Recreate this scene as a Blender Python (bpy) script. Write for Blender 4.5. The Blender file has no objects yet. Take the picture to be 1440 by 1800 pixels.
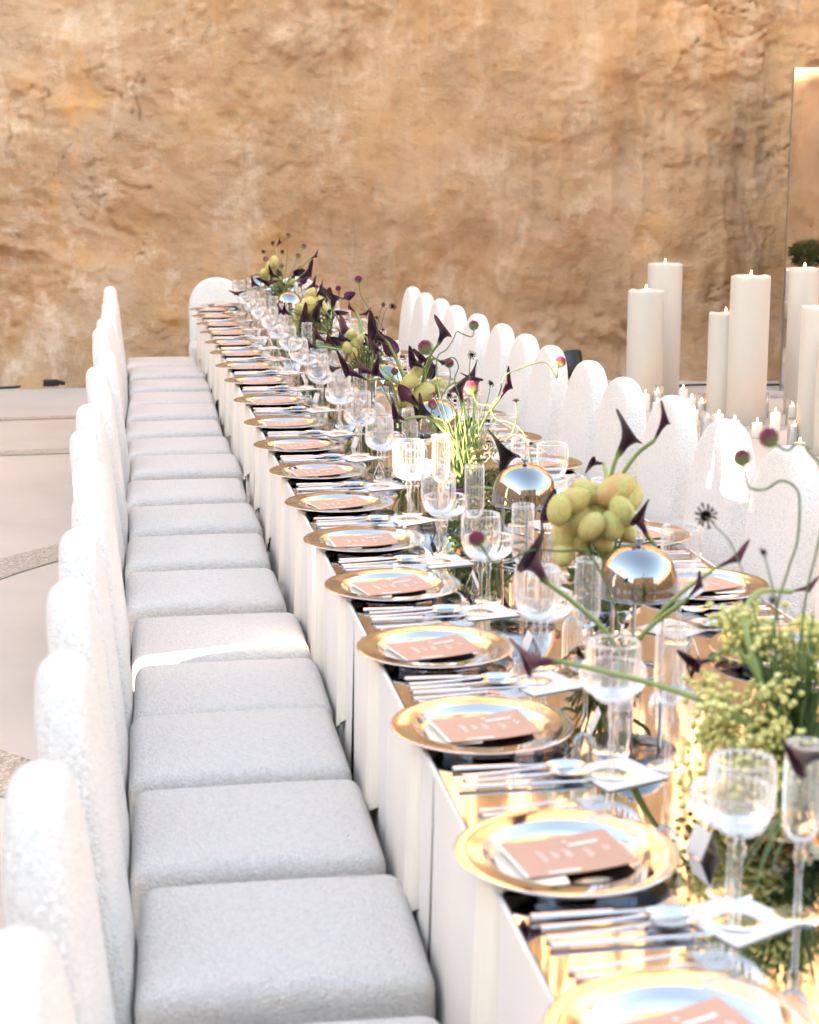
import bpy, bmesh, math, random
import numpy as np
from mathutils import Matrix, Vector, noise as mnoise
random.seed(7); rng = np.random.default_rng(7)
R = math.radians
scene = bpy.context.scene
COL = scene.collection

# ------------------------------------------------------------------ camera
cam_d = bpy.data.cameras.new('camera'); cam = bpy.data.objects.new('camera', cam_d); COL.objects.link(cam)
cam_d.sensor_fit = 'VERTICAL'; cam_d.sensor_height = 36.0; cam_d.lens = 60.0
cam.location = (0, 0, 1.76); cam.rotation_euler = (R(90 - 11.402), 0, R(-9.242))
cam_d.clip_end = 2000
cam_d.dof.use_dof = True; cam_d.dof.focus_distance = 6.3; cam_d.dof.aperture_fstop = 5.4
scene.camera = cam

# ------------------------------------------------------------------ sky, sun, exposure
SUN_EL, SUN_AZ = R(6.0), math.atan2(-0.98, -0.20)          # low sun, behind and to the left of the camera
world = bpy.data.worlds.new('World'); scene.world = world; world.use_nodes = True
wn = world.node_tree.nodes; wn.clear(); wl = world.node_tree.links
sky = wn.new('ShaderNodeTexSky'); sky.sky_type = 'NISHITA'; sky.sun_disc = False
sky.sun_elevation = SUN_EL; sky.sun_rotation = SUN_AZ; sky.air_density = 1.0; sky.dust_density = 0.4; sky.ozone_density = 2.0
bg = wn.new('ShaderNodeBackground'); bg.inputs['Strength'].default_value = 0.10
wo = wn.new('ShaderNodeOutputWorld'); wl.new(sky.outputs[0], bg.inputs[0]); wl.new(bg.outputs[0], wo.inputs[0])
sun_d = bpy.data.lights.new('sun', 'SUN'); sun_d.energy = 2.0; sun_d.angle = R(0.5); sun_d.color = (1.0, 0.97, 0.94)
sun = bpy.data.objects.new('sun', sun_d); COL.objects.link(sun)
sd = Vector((math.sin(SUN_AZ) * math.cos(SUN_EL), math.cos(SUN_AZ) * math.cos(SUN_EL), math.sin(SUN_EL)))
sun.rotation_euler = sd.to_track_quat('Z', 'Y').to_euler(); sun.location = (-20, -12, 12)
vs = scene.view_settings
vs.view_transform = 'Standard'; vs.look = 'None'; vs.gamma = 1.0; vs.use_curve_mapping = False
vs.exposure = 4.68
vs.use_white_balance = True; vs.white_balance_temperature = 10900; vs.white_balance_tint = 22
cy = scene.cycles
cy.max_bounces = 8; cy.diffuse_bounces = 3; cy.glossy_bounces = 7; cy.transmission_bounces = 6; cy.transparent_max_bounces = 28; cy.adaptive_threshold = .02
cy.caustics_reflective = False; cy.caustics_refractive = False; cy.sample_clamp_indirect = 6.0; cy.use_denoising = True

# ------------------------------------------------------------------ materials
def mat(name, base=(.8, .8, .8), rough=.5, metal=0., **kw):
    m = bpy.data.materials.new(name); m.use_nodes = True
    b = m.node_tree.nodes['Principled BSDF']
    b.inputs['Base Color'].default_value = (*base, 1); b.inputs['Roughness'].default_value = rough; b.inputs['Metallic'].default_value = metal
    for k, v in kw.items(): b.inputs[k].default_value = v
    return m
class NT:
    def __init__(s, m): s.m = m; s.t = m.node_tree; s.b = s.t.nodes['Principled BSDF']
    def n(s, ty, **kw):
        x = s.t.nodes.new(ty)
        for k, v in kw.items():
            if k in x.inputs: x.inputs[k].default_value = v
            else: setattr(x, k, v)
        return x
    def l(s, a, b): s.t.links.new(a, b)
    def co(s, scale=(1, 1, 1), rot=(0, 0, 0), kind='Object'):
        c = s.n('ShaderNodeTexCoord'); mp = s.n('ShaderNodeMapping'); mp.inputs['Scale'].default_value = scale; mp.inputs['Rotation'].default_value = rot
        s.l(c.outputs[kind], mp.inputs[0]); return mp.outputs[0]
    def noise(s, co, scale, detail=5, rough=.55, dist=0.):
        x = s.n('ShaderNodeTexNoise', Scale=scale, Detail=detail, Roughness=rough, Distortion=dist); s.l(co, x.inputs['Vector']); return x.outputs['Fac']
    def ramp(s, f, stops):
        x = s.n('ShaderNodeValToRGB'); e = x.color_ramp.elements
        while len(e) < len(stops): e.new(.5)
        for i, (p, c) in enumerate(stops):
            e[i].position = p; e[i].color = (*c, 1) if len(c) == 3 else c
        s.l(f, x.inputs[0]); return x.outputs[0]
    def mix(s, f, a, b, mode='MIX'):
        x = s.n('ShaderNodeMix', data_type='RGBA', blend_type=mode)
        if isinstance(f, float): x.inputs[0].default_value = f
        else: s.l(f, x.inputs[0])
        for i, v in ((6, a), (7, b)):
            if isinstance(v, tuple): x.inputs[i].default_value = (*v, 1)
            else: s.l(v, x.inputs[i])
        return x.outputs[2]
    def math(s, op, a, b=0.):
        x = s.n('ShaderNodeMath', operation=op)
        for i, v in ((0, a), (1, b)):
            if isinstance(v, (int, float)): x.inputs[i].default_value = v
            else: s.l(v, x.inputs[i])
        return x.outputs[0]
    def bump(s, h, strength=.5, dist=.01):
        x = s.n('ShaderNodeBump', Strength=strength, Distance=dist); s.l(h, x.inputs['Height']); s.l(x.outputs[0], s.b.inputs['Normal']); return x
    def col(s, c): s.l(c, s.b.inputs['Base Color'])

def m_rock():
    m = mat('limestone', rough=.92); t = NT(m); t.b.inputs['Specular IOR Level'].default_value = .15
    co = t.co(); cz = t.co((1, 1, .22)); cs = t.co((.6, .6, 1.5), (0, R(-18), 0))
    c1 = t.ramp(t.noise(co, .75, 5, .6, .6), [(.30, (.42, .285, .185)), (.44, (.49, .315, .19)), (.58, (.54, .325, .17)), (.74, (.54, .38, .255))])
    grey = t.ramp(t.noise(co, 1.25, 6, .66, .4), [(.45, (0, 0, 0)), (.60, (1, 1, 1))])
    c2 = t.mix(t.math('MULTIPLY', grey, .6), c1, (.53, .415, .32))
    st = t.ramp(t.noise(cz, 3.6, 4, .6, .25), [(.56, (0, 0, 0)), (.70, (1, 1, 1))])
    c3 = t.mix(st, c2, (.66, .53, .41))
    lay = t.ramp(t.noise(cs, 4.2, 7, .74, .5), [(.40, (0, 0, 0)), (.62, (1, 1, 1))])
    c4 = t.mix(t.math('MULTIPLY', lay, .4), c3, (.47, .345, .22))
    org = t.ramp(t.noise(t.co((1, 1, .6)), 1.7, 5, .62, .8), [(.57, (0, 0, 0)), (.72, (1, 1, 1))])
    c5 = t.mix(t.math('MULTIPLY', org, .75), c4, (.64, .36, .15))
    wht = t.ramp(t.noise(co, 2.7, 6, .72, .3), [(.53, (0, 0, 0)), (.68, (1, 1, 1))])
    c6 = t.mix(t.math('MULTIPLY', wht, .75), c5, (.68, .57, .45))
    sx = t.n('ShaderNodeSeparateXYZ'); t.l(co, sx.inputs[0])
    xr = t.ramp(t.math('ADD', t.math('MULTIPLY', sx.outputs[0], .09), t.math('MULTIPLY', t.noise(co, .6, 4), .8)), [(.30, (0, 0, 0)), (.72, (1, 1, 1))])
    c7 = t.mix(t.math('MULTIPLY', xr, .5), c6, (.40, .25, .14))
    fine = t.ramp(t.noise(t.co((1, 1, 1.3)), 10., 8, .8, .2), [(.28, (.74, .70, .66)), (.47, (.97, .96, .95)), (.72, (1.0, 1.0, 1.0))])
    t.col(t.mix(1.0, t.mix(1.0, c7, fine, 'MULTIPLY'), (1.10, .97, .95), 'MULTIPLY'))
    h = t.math('ADD', t.math('MULTIPLY', t.noise(co, 18, 7, .7), .7), t.math('MULTIPLY', t.noise(cs, 7, 6, .72, .5), .8))
    bb = t.bump(h, .7, .04); t.l(t.ramp(t.noise(co, 1.1, 4, .6), [(.36, (.25, .25, .25)), (.60, (1, 1, 1))]), bb.inputs['Strength']); return m
def m_floor():
    m = mat('pale_concrete', rough=.85); t = NT(m); t.b.inputs['Specular IOR Level'].default_value = .25
    co = t.co()
    c = t.ramp(t.noise(co, .9, 6, .6, .4), [(.3, (.53, .47, .42)), (.55, (.585, .525, .475)), (.8, (.555, .485, .43))])
    sp = t.ramp(t.noise(t.co((1, 1, 1)), 26, 5, .7), [(.70, (0, 0, 0)), (.77, (1, 1, 1))])
    t.col(t.mix(t.math('MULTIPLY', sp, .35), c, (.42, .32, .25)))
    t.bump(t.noise(co, 60, 8, .7), .25, .01); return m
def m_gravel():
    m = mat('gravel', rough=.9); t = NT(m); v = t.n('ShaderNodeTexVoronoi', Scale=95.); t.l(t.co(), v.inputs['Vector'])
    c = t.ramp(v.outputs['Color'], [(0, (.36, .29, .24)), (.5, (.54, .45, .385)), (1, (.72, .63, .56))]); t.col(c)
    t.bump(v.outputs['Distance'], .8, .012); return m
def m_boucle():
    m = mat('boucle', (.80, .765, .745), .95); t = NT(m); t.b.inputs['Specular IOR Level'].default_value = .1; t.b.inputs['Sheen Weight'].default_value = .25; t.b.inputs['Sheen Roughness'].default_value = .6
    co = t.co(); v = t.n('ShaderNodeTexVoronoi', Scale=175.); t.l(co, v.inputs['Vector'])
    n = t.noise(co, 100, 4, .68, .8)
    h = t.math('ADD', t.math('MULTIPLY', n, 1.3), t.math('MULTIPLY', v.outputs['Distance'], -.55))
    c = t.ramp(n, [(.34, (.74, .705, .675)), (.55, (.86, .825, .795))]); t.col(c)
    t.bump(h, .85, .009); return m
def m_cloth(name, c, c2):
    m = mat(name, c, .85); t = NT(m); t.b.inputs['Sheen Weight'].default_value = .2; t.b.inputs['Specular IOR Level'].default_value = .2
    co = t.co(); t.col(t.ramp(t.noise(co, 6, 4), [(.3, c2), (.7, c)]))
    w = t.noise(t.co((1, 1, .25)), 260, 3); t.bump(w, .22, .002); return m
def m_glass(name, haze, white=(.93, .93, .93)):
    m = bpy.data.materials.new(name); m.use_nodes = True; nt = m.node_tree; nt.nodes.clear()
    def n(ty): return nt.nodes.new(ty)
    out = n('ShaderNodeOutputMaterial'); tr = n('ShaderNodeBsdfTransparent'); tr.inputs[0].default_value = (.975, .98, .98, 1)
    gl = n('ShaderNodeBsdfGlossy'); gl.inputs['Roughness'].default_value = .03; gl.inputs['Color'].default_value = (1, 1, 1, 1)
    lw = n('ShaderNodeLayerWeight'); lw.inputs['Blend'].default_value = .28
    pw = n('ShaderNodeMath'); pw.operation = 'MULTIPLY_ADD'; pw.inputs[1].default_value = .85; pw.inputs[2].default_value = .035; nt.links.new(lw.outputs['Fresnel'], pw.inputs[0])
    mx = n('ShaderNodeMixShader'); nt.links.new(pw.outputs[0], mx.inputs[0]); nt.links.new(tr.outputs[0], mx.inputs[1]); nt.links.new(gl.outputs[0], mx.inputs[2])
    tl = n('ShaderNodeBsdfTranslucent'); tl.inputs[0].default_value = (*white, 1)
    df = n('ShaderNodeBsdfDiffuse'); df.inputs[0].default_value = (*white, 1)
    a = n('ShaderNodeMixShader'); a.inputs[0].default_value = .5; nt.links.new(tl.outputs[0], a.inputs[1]); nt.links.new(df.outputs[0], a.inputs[2])
    f = n('ShaderNodeLayerWeight'); f.inputs['Blend'].default_value = .35
    hm = n('ShaderNodeMath'); hm.operation = 'MULTIPLY_ADD'; hm.inputs[1].default_value = haze * 1.6; hm.inputs[2].default_value = haze * .55; nt.links.new(f.outputs['Facing'], hm.inputs[0])  # white scatter mixed in, stands in for sky light refracted by the ribs
    m2 = n('ShaderNodeMixShader'); nt.links.new(hm.outputs[0], m2.inputs[0]); nt.links.new(mx.outputs[0], m2.inputs[1]); nt.links.new(a.outputs[0], m2.inputs[2])
    nt.links.new(m2.outputs[0], out.inputs[0]); return m
def m_mirror(name, c, r, smudge=.03):
    m = mat(name, c, r, 1.); t = NT(m); n = t.noise(t.co(), 7, 5, .6)
    x = t.n('ShaderNodeMapRange'); x.inputs['From Min'].default_value = .35; x.inputs['From Max'].default_value = .75; x.inputs['To Min'].default_value = r; x.inputs['To Max'].default_value = r + smudge
    t.l(n, x.inputs[0]); t.l(x.outputs[0], t.b.inputs['Roughness']); return m
def m_calla(name, c, c2):
    m = mat(name, c, .38); t = NT(m); t.b.inputs['Specular IOR Level'].default_value = .22
    sx = t.n('ShaderNodeSeparateXYZ'); t.l(t.co(), sx.inputs[0])
    streak = t.noise(t.co((9, 9, .8)), 3, 4)
    base = t.ramp(streak, [(.35, c), (.7, c2)])
    t.col(t.mix(t.ramp(sx.outputs[2], [(0.02, (1, 1, 1)), (.22, (0, 0, 0))]), base, (.20, .30, .10)))
    t.bump(streak, .2, .03); return m
def m_allium():
    m = mat('allium', rough=.7); t = NT(m); sx = t.n('ShaderNodeSeparateXYZ'); t.l(t.co(), sx.inputs[0])
    a = t.math('ADD', t.math('MULTIPLY', sx.outputs[2], .5), .5)
    t.col(t.ramp(a, [(.12, (.24, .34, .12)), (.30, (.26, .24, .12)), (.52, (.30, .06, .10)), (1, (.27, .022, .075))])); return m  # purple over green; top reddened further to stand in for sunlight
def m_fruit():
    m = mat('balloon_fruit', rough=.6); t = NT(m); oi = t.n('ShaderNodeObjectInfo'); co = t.co()
    g = t.ramp(t.noise(t.co((5, 5, .7)), 2.2, 5), [(.3, (.40, .44, .13)), (.5, (.60, .58, .21)), (.7, (.74, .62, .28))])
    bl = t.math('MULTIPLY', oi.outputs['Alpha'], t.ramp(t.noise(co, 1.1, 3), [(.38, (0, 0, 0)), (.62, (1, 1, 1))]))
    t.col(t.mix(bl, g, (.74, .38, .17))); t.b.inputs['Subsurface Weight'].default_value = .0
    t.bump(t.noise(t.co((9, 9, 2.5)), 2.5, 5), .4, .10); return m
def m_green(name, a, b, sc=8):
    m = mat(name, a, .55); t = NT(m); t.col(t.ramp(t.noise(t.co(), sc, 4), [(.3, a), (.7, b)])); t.b.inputs['Specular IOR Level'].default_value = .3; return m
def m_emit(name, c, s):
    m = bpy.data.materials.new(name); m.use_nodes = True; nt = m.node_tree; nt.nodes.clear()
    o = nt.nodes.new('ShaderNodeOutputMaterial'); e = nt.nodes.new('ShaderNodeEmission'); e.inputs[0].default_value = (*c, 1); e.inputs[1].default_value = s; nt.links.new(e.outputs[0], o.inputs[0]); return m
def m_wax():
    m = mat('wax', (.82, .74, .60), .45); t = NT(m); t.b.inputs['Subsurface Weight'].default_value = .35; t.b.inputs['Subsurface Radius'].default_value = (.06, .035, .018); t.b.inputs['Subsurface Scale'].default_value = .6
    t.col(t.ramp(t.noise(t.co((1, 1, .3)), 4, 4), [(.3, (.56, .525, .475)), (.7, (.59, .56, .51))])); t.bump(t.noise(t.co(), 14, 4), .15, .01); return m
M = dict(rock=m_rock(), floor=m_floor(), gravel=m_gravel(), boucle=m_boucle(),
    cloth=m_cloth('table_linen', (.72, .65, .605), (.695, .625, .58)), napkin=m_cloth('napkin_linen', (.82, .73, .63), (.79, .70, .59)),
    glass=m_glass('clear_glass', .04), ribbed=m_glass('ribbed_glass', .15), mirror=m_mirror('mirror_glass', (.60, .61, .635), .015, .05),
    silver=m_mirror('polished_silver', (.60, .615, .645), .035, .05), chrome=m_mirror('chrome', (.30, .325, .35), .012, .01), steel=m_mirror('cutlery_steel', (.80, .80, .81), .16, .06),
    gold=m_mirror('brushed_brass', (.86, .66, .40), .16, .08), card=mat('menu_card', (.56, .30, .225), .7), ink=mat('white_ink', (.82, .76, .72), .7), paper=mat('white_paper', (.70, .675, .665), .75),
    calla_b=m_calla('calla_black', (.012, .006, .010), (.030, .009, .018)), calla_in=mat('calla_throat', (.028, .004, .013), .55, **{'Specular IOR Level': .15}), calla_p=m_calla('calla_plum', (.05, .008, .026), (.10, .018, .048)),
    allium=m_allium(), scab=m_green('scabiosa_dark', (.018, .006, .010), (.05, .014, .022), 60), fruit=m_fruit(), stem=m_green('stem_green', (.17, .27, .09), (.30, .40, .16)), stem_d=m_green('stem_dark', (.08, .13, .06), (.15, .19, .09)),
    grass=m_green('grass_green', (.06, .14, .05), (.17, .27, .11)), seed=m_green('seed_yellow_green', (.58, .55, .18), (.80, .74, .34), 30), moss=m_green('moss_green', (.05, .09, .025), (.17, .20, .07), 30), twig=m_green('dry_filler', (.20, .15, .07), (.36, .29, .15), 30),
    wax=m_wax(), votive=mat('white_wax', (.84, .80, .75), .5), wick=mat('wick', (.02, .015, .01), .9), flame=m_emit('flame', (1, .66, .30), 4.), black=mat('black_plastic', (.012, .012, .013), .4), rubber=mat('cable_rubber', (.02, .018, .017), .6),
    lens=mat('lamp_lens', (.03, .03, .03), .05), wood=mat('chair_leg_wood', (.62, .52, .42), .6), edge=mat('mirror_edge', (.5, .5, .48), .3, 1.), timber=mat('table_timber', (.45, .33, .22), .7))

# ------------------------------------------------------------------ mesh helpers
class MB:
    def __init__(s): s.v = []; s.f = []
    def add(s, v, f):
        o = len(s.v); s.v += [tuple(p) for p in v]; s.f += [tuple(i + o for i in q) for q in f]; return s
    def box(s, x0, x1, y0, y1, z0, z1):
        return s.add([(x0, y0, z0), (x1, y0, z0), (x1, y1, z0), (x0, y1, z0), (x0, y0, z1), (x1, y0, z1), (x1, y1, z1), (x0, y1, z1)],
            [(0, 3, 2, 1), (4, 5, 6, 7), (0, 1, 5, 4), (1, 2, 6, 5), (2, 3, 7, 6), (3, 0, 4, 7)])
    def grid(s, P, closed=False):
        n, m = len(P), len(P[0]); v = [p for r in P for p in r]
        f = [(i * m + j, i * m + (j + 1) % m, (i + 1) * m + (j + 1) % m, (i + 1) * m + j) for i in range(n - 1) for j in range(m if closed else m - 1)]
        return s.add(v, f)
    def lathe(s, prof, seg=32, rib=None, c=(0, 0, 0), caps=False):
        P = []
        for k, (r, z) in enumerate(prof):
            row = []
            for j in range(seg):
                a = 2 * math.pi * j / seg; rr = r
                if rib and rib[1] <= k <= rib[2]: rr = r * (1 + rib[3] * math.cos(rib[0] * a))
                row.append((c[0] + rr * math.cos(a), c[1] + rr * math.sin(a), c[2] + z))
            P.append(row)
        s.grid(P, True)
        if caps:
            o = len(s.v) - len(prof) * seg
            s.f.append(tuple(o + j for j in range(seg - 1, -1, -1))); s.f.append(tuple(o + (len(prof) - 1) * seg + j for j in range(seg)))
        return s
    def tube(s, pts, r, seg=6, r2=None):
        pts = [Vector(p) for p in pts]; P = []; n = len(pts); up = Vector((0, 0, 1))
        for i, p in enumerate(pts):
            d = (pts[min(i + 1, n - 1)] - pts[max(i - 1, 0)]).normalized()
            a = d.cross(up); a = a.normalized() if a.length > 1e-3 else Vector((1, 0, 0)); b = d.cross(a)
            rr = r if r2 is None else r + (r2 - r) * i / max(1, n - 1)
            P.append([tuple(p + a * rr * math.cos(2 * math.pi * j / seg) + b * rr * math.sin(2 * math.pi * j / seg)) for j in range(seg)])
        return s.grid(P, True)
    def mesh(s, name, m, smooth=True):
        me = bpy.data.meshes.new(name); me.from_pydata(s.v, [], s.f); me.materials.append(m)
        if smooth: me.polygons.foreach_set('use_smooth', [True] * len(me.polygons))
        me.update(); return me
def smooth_path(pts, k=5):
    pts = [Vector(p) for p in pts]; out = []; n = len(pts)
    for i in range(n - 1):
        a, b, c, d = pts[max(i - 1, 0)], pts[i], pts[i + 1], pts[min(i + 2, n - 1)]
        for j in range(k):
            t = j / k; out.append(.5 * ((2 * b) + (c - a) * t + (2 * a - 5 * b + 4 * c - d) * t * t + (3 * b - a - 3 * c + d) * t ** 3))
    out.append(pts[-1]); return out
def rbox_mesh(name, m, hx, hy, hz, r, crown=0., nin=5, sag=0.):
    def ax(h):
        e = [0, .18, .42, .7, 1.]
        l = [-h + r * q for q in e]; inn = [(-h + r) + (2 * (h - r)) * i / nin for i in range(1, nin)]; return l + inn + [-q for q in reversed(l)]
    A = [ax(hx), ax(hy), ax(hz)]; H = (hx, hy, hz); bm = bmesh.new()
    for k in range(3):
        i, j = (k + 1) % 3, (k + 2) % 3
        for sg in (-1, 1):
            g = []
            for u in A[i]:
                row = []
                for w in A[j]:
                    p = [0, 0, 0]; p[k] = sg * H[k]; p[i] = u; p[j] = w
                    q = [max(-(H[t] - r), min(H[t] - r, p[t])) for t in range(3)]; d = Vector([p[t] - q[t] for t in range(3)]).normalized() * r
                    x = Vector(q) + d
                    f = max(0, 1 - (x.x / hx) ** 2) * max(0, 1 - (x.y / hy) ** 2)
                    if x.z > 0: x.z += crown * f
                    row.append(bm.verts.new(x))
                g.append(row)
            for a in range(len(g) - 1):
                for b in range(len(g[0]) - 1):
                    q = (g[a][b], g[a + 1][b], g[a + 1][b + 1], g[a][b + 1]); bm.faces.new(q if sg > 0 else q[::-1])
    bmesh.ops.remove_doubles(bm, verts=bm.verts, dist=1e-5)
    me = bpy.data.meshes.new(name); bm.to_mesh(me); bm.free(); me.materials.append(m); me.polygons.foreach_set('use_smooth', [True] * len(me.polygons)); return me
def ob(name, me, parent=None, loc=(0, 0, 0), rot=(0, 0, 0), scale=(1, 1, 1)):
    o = bpy.data.objects.new(name, me); COL.objects.link(o); o.location = loc; o.rotation_euler = rot; o.scale = scale; o.parent = parent; return o
def tag(o, label, cat, group=None, kind=None):
    if label: o['label'] = label
    if cat: o['category'] = cat
    if group: o['group'] = group
    if kind: o['kind'] = kind
    return o
def thing(name, loc, label, cat, group=None, rz=0.):
    return tag(ob(name, None, None, loc, (0, 0, rz)), label, cat, group)
def struct(name, me, label=None, parent=None):
    o = ob(name, me, parent)
    o['kind'] = 'structure'
    if label: o['label'] = label
    return o
ORD = 'first second third fourth fifth sixth seventh eighth ninth tenth eleventh twelfth thirteenth fourteenth fifteenth sixteenth seventeenth eighteenth nineteenth twentieth'.split()

# numpy value noise
_lat = rng.random((64, 64, 3))
def vn(x, y, k=0):
    xi = np.floor(x).astype(int); yi = np.floor(y).astype(int); fx = x - xi; fy = y - yi
    fx = fx * fx * fx * (fx * (fx * 6 - 15) + 10); fy = fy * fy * fy * (fy * (fy * 6 - 15) + 10); L = _lat[:, :, k]
    a = L[xi % 64, yi % 64]; b = L[(xi + 1) % 64, yi % 64]; c = L[xi % 64, (yi + 1) % 64]; d = L[(xi + 1) % 64, (yi + 1) % 64]
    return (a * (1 - fx) + b * fx) * (1 - fy) + (c * (1 - fx) + d * fx) * fy - .5
def fbm(x, y, o=6, g=.5, k=0):
    s = 0; a = 1.
    for i in range(o): s = s + a * vn(x + 17.3 * i, y + 9.1 * i, (k + i) % 3); x = x * 2.03; y = y * 2.03; a *= g
    return s
def rid(x, y, o=5, k=0):
    s = 0; a = 1.
    for i in range(o): s = s + a * (1 - np.abs(4 * vn(x + 5.7 * i, y + 3.3 * i, (k + i) % 3))); x = x * 2.1; y = y * 2.1; a *= .5
    return s

# ------------------------------------------------------------------ the setting: quarry floor and rock faces
me = MB().add([(-300, -300, 0), (300, -300, 0), (300, 300, 0), (-300, 300, 0)], [(0, 1, 2, 3)]).mesh('ground', M['floor'], False)
struct('ground', me, 'pale pink concrete floor of the quarry')
def cliff_mesh(name, xs, zs, place, k=0, amp=1., face_gouge=True):
    X, Z = np.meshgrid(xs, zs)
    wx = X + .35 * fbm(X * 1.3, Z * 1.3, 5, .55, k=1); wz = Z + .30 * fbm(X * 1.2 + 40, Z * 1.2, 5, .55, k=2)
    d = .36 * fbm(wx * .45 + k * 13, wz * .55, 3, k=k)
    tilt = wz + .30 * wx
    msk = np.clip(fbm(X * .5 + 7, Z * .6, 3, k=2) * 2.2 + .25, 0, 1)
    d += .085 * msk * (rid(wx * .8 + 3 * k, tilt * 1.7, 4, k) - 1)
    saw = (tilt * 1.15 + .6 * fbm(wx * .9, wz * .6, 4, k=0)); d += .12 * msk * ((saw - np.floor(saw)) ** 3.5 - .25)      # undercut ledges
    if face_gouge:
        g = np.clip((X - .2) / 1.6, 0, 1)
        d += g * .085 * (rid(X * 1.9 + .25 * fbm(X, Z, 3), Z * .42, 4, 2) - 1.0)
    d += .075 * fbm(wx * 1.5 + 9, wz * 1.9, 7, .56, k=0) + .052 * np.clip(.45 + 2.2 * fbm(X * .8 + 3, Z * .9 + 8, 3, k=1), .12, 1) * fbm(X * 6, Z * 7, 5, .68, k=2) - .030 * msk * np.clip(rid(wx * 1.6 + 2, tilt * 3.2, 3, 1) - 1.25, 0, 1)
    crk = np.clip(1 - np.abs(fbm(wx * .75 + 2, tilt * 1.25 + 5, 5, .55, k=1)) / .022, 0, 1); d -= .055 * crk * np.clip(fbm(X * .6 + 31, Z * .7, 3, k=0) * 3 + .3, 0, 1)      # thin cracks
    d *= amp * .72
    d += .22 * np.exp(-np.clip(Z, 0, None) / .22) * (1 + .8 * fbm(X * 1.4, Z * 0 + 3, 4))
    V = place(X, Z, d); n, m = X.shape
    idx = np.arange(n * m).reshape(n, m)
    F = np.stack([idx[:-1, :-1], idx[:-1, 1:], idx[1:, 1:], idx[1:, :-1]], -1).reshape(-1, 4)
    me = bpy.data.meshes.new(name); me.vertices.add(n * m); me.vertices.foreach_set('co', V.reshape(-1, 3).astype(np.float32).ravel())
    me.loops.add(F.size); me.loops.foreach_set('vertex_index', F.ravel().astype(np.int32)); me.polygons.add(len(F)); me.polygons.foreach_set('loop_start', np.arange(0, F.size, 4, dtype=np.int32))
    me.materials.append(M['rock']); me.update(calc_edges=True); me.polygons.foreach_set('use_smooth', np.ones(len(F), bool)); return me
def fr_wall(X, Z, d): return np.stack([X, 14.42 - .10 * (X + 1) - d + .03 * Z, Z], -1)
xs = np.concatenate([np.arange(-14, -2.4, .22), np.arange(-2.4, 6.6, .02), np.arange(6.6, 15, .22)]); zs = np.concatenate([np.arange(-.3, 3.5, .02), np.arange(3.5, 11, .12)])
struct('cliff', cliff_mesh('cliff', xs, zs, fr_wall, 0), 'tall honey coloured limestone rock face closing the background')
def side(x0, sgn):
    def f(X, Z, d): return np.stack([x0 + sgn * d * 1.3 - sgn * .04 * Z, X, Z], -1)
    return f
HL = 5.9
def rim(y): return HL
for a, b in ((-15, 2.56), (2.92, 15.2)):       # left face, broken by a narrow gap, added and sized to shape the low sun beam
    struct('cliff', cliff_mesh('cliff', np.linspace(a, b, int((b - a) / .2)), np.linspace(-.3, HL, 40), side(-9.0, 1), 1, face_gouge=False), 'quarry rock face on the left beside the tables')
struct('cliff', cliff_mesh('cliff', np.linspace(2.2, 3.3, 12), np.linspace(-.3, 1.34, 14), side(-9.25, 1), 1, face_gouge=False), 'added unseen rock block across the gap in the left quarry face')  # unseen block added to keep the low sun beam off the floor
struct('cliff', cliff_mesh('cliff', np.arange(-15, 14, .08), np.linspace(-.3, 4.8, 90), side(12.5, -1), 2, 2.2, face_gouge=False), 'quarry rock face on the right behind the candles')
def back(X, Z, d): return np.stack([X, -15 + d, Z], -1)
struct('cliff', cliff_mesh('cliff', np.arange(-9.2, 12.6, .25), np.linspace(-.3, 10.5, 50), back, 1, face_gouge=False), 'unseen quarry rock face behind the camera, raised to block low sky')  # made taller out of view to shut off the bright horizon sky
# gravel bands set into the concrete
def ring(cx, cy, r0, r1, n=96):
    P = [[(cx + r * math.cos(2 * math.pi * j / n), cy + r * math.sin(2 * math.pi * j / n), .004) for j in range(n)] for r in (r1, r0)]
    return MB().grid(P, True).mesh('gravel_band', M['gravel'], False)
struct('gravel_band', ring(1.12, 6.40, 2.00, 2.26), 'curved grey brown gravel band under the dining tables')
for (y0, w, s, lab) in ((10.80, .20, .05, 'second straight gravel strip from the rock face'), (12.36, .16, .05, 'straight gravel strip nearest the rock face')):
    struct('gravel_band', MB().add([(-9, y0 - 9 * s, .004), (12, y0 + 12 * s, .004), (12, y0 + 12 * s + w, .004), (-9, y0 - 9 * s + w, .004)], [(0, 1, 2, 3)]).mesh('gravel_band', M['gravel'], False), lab)

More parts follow.
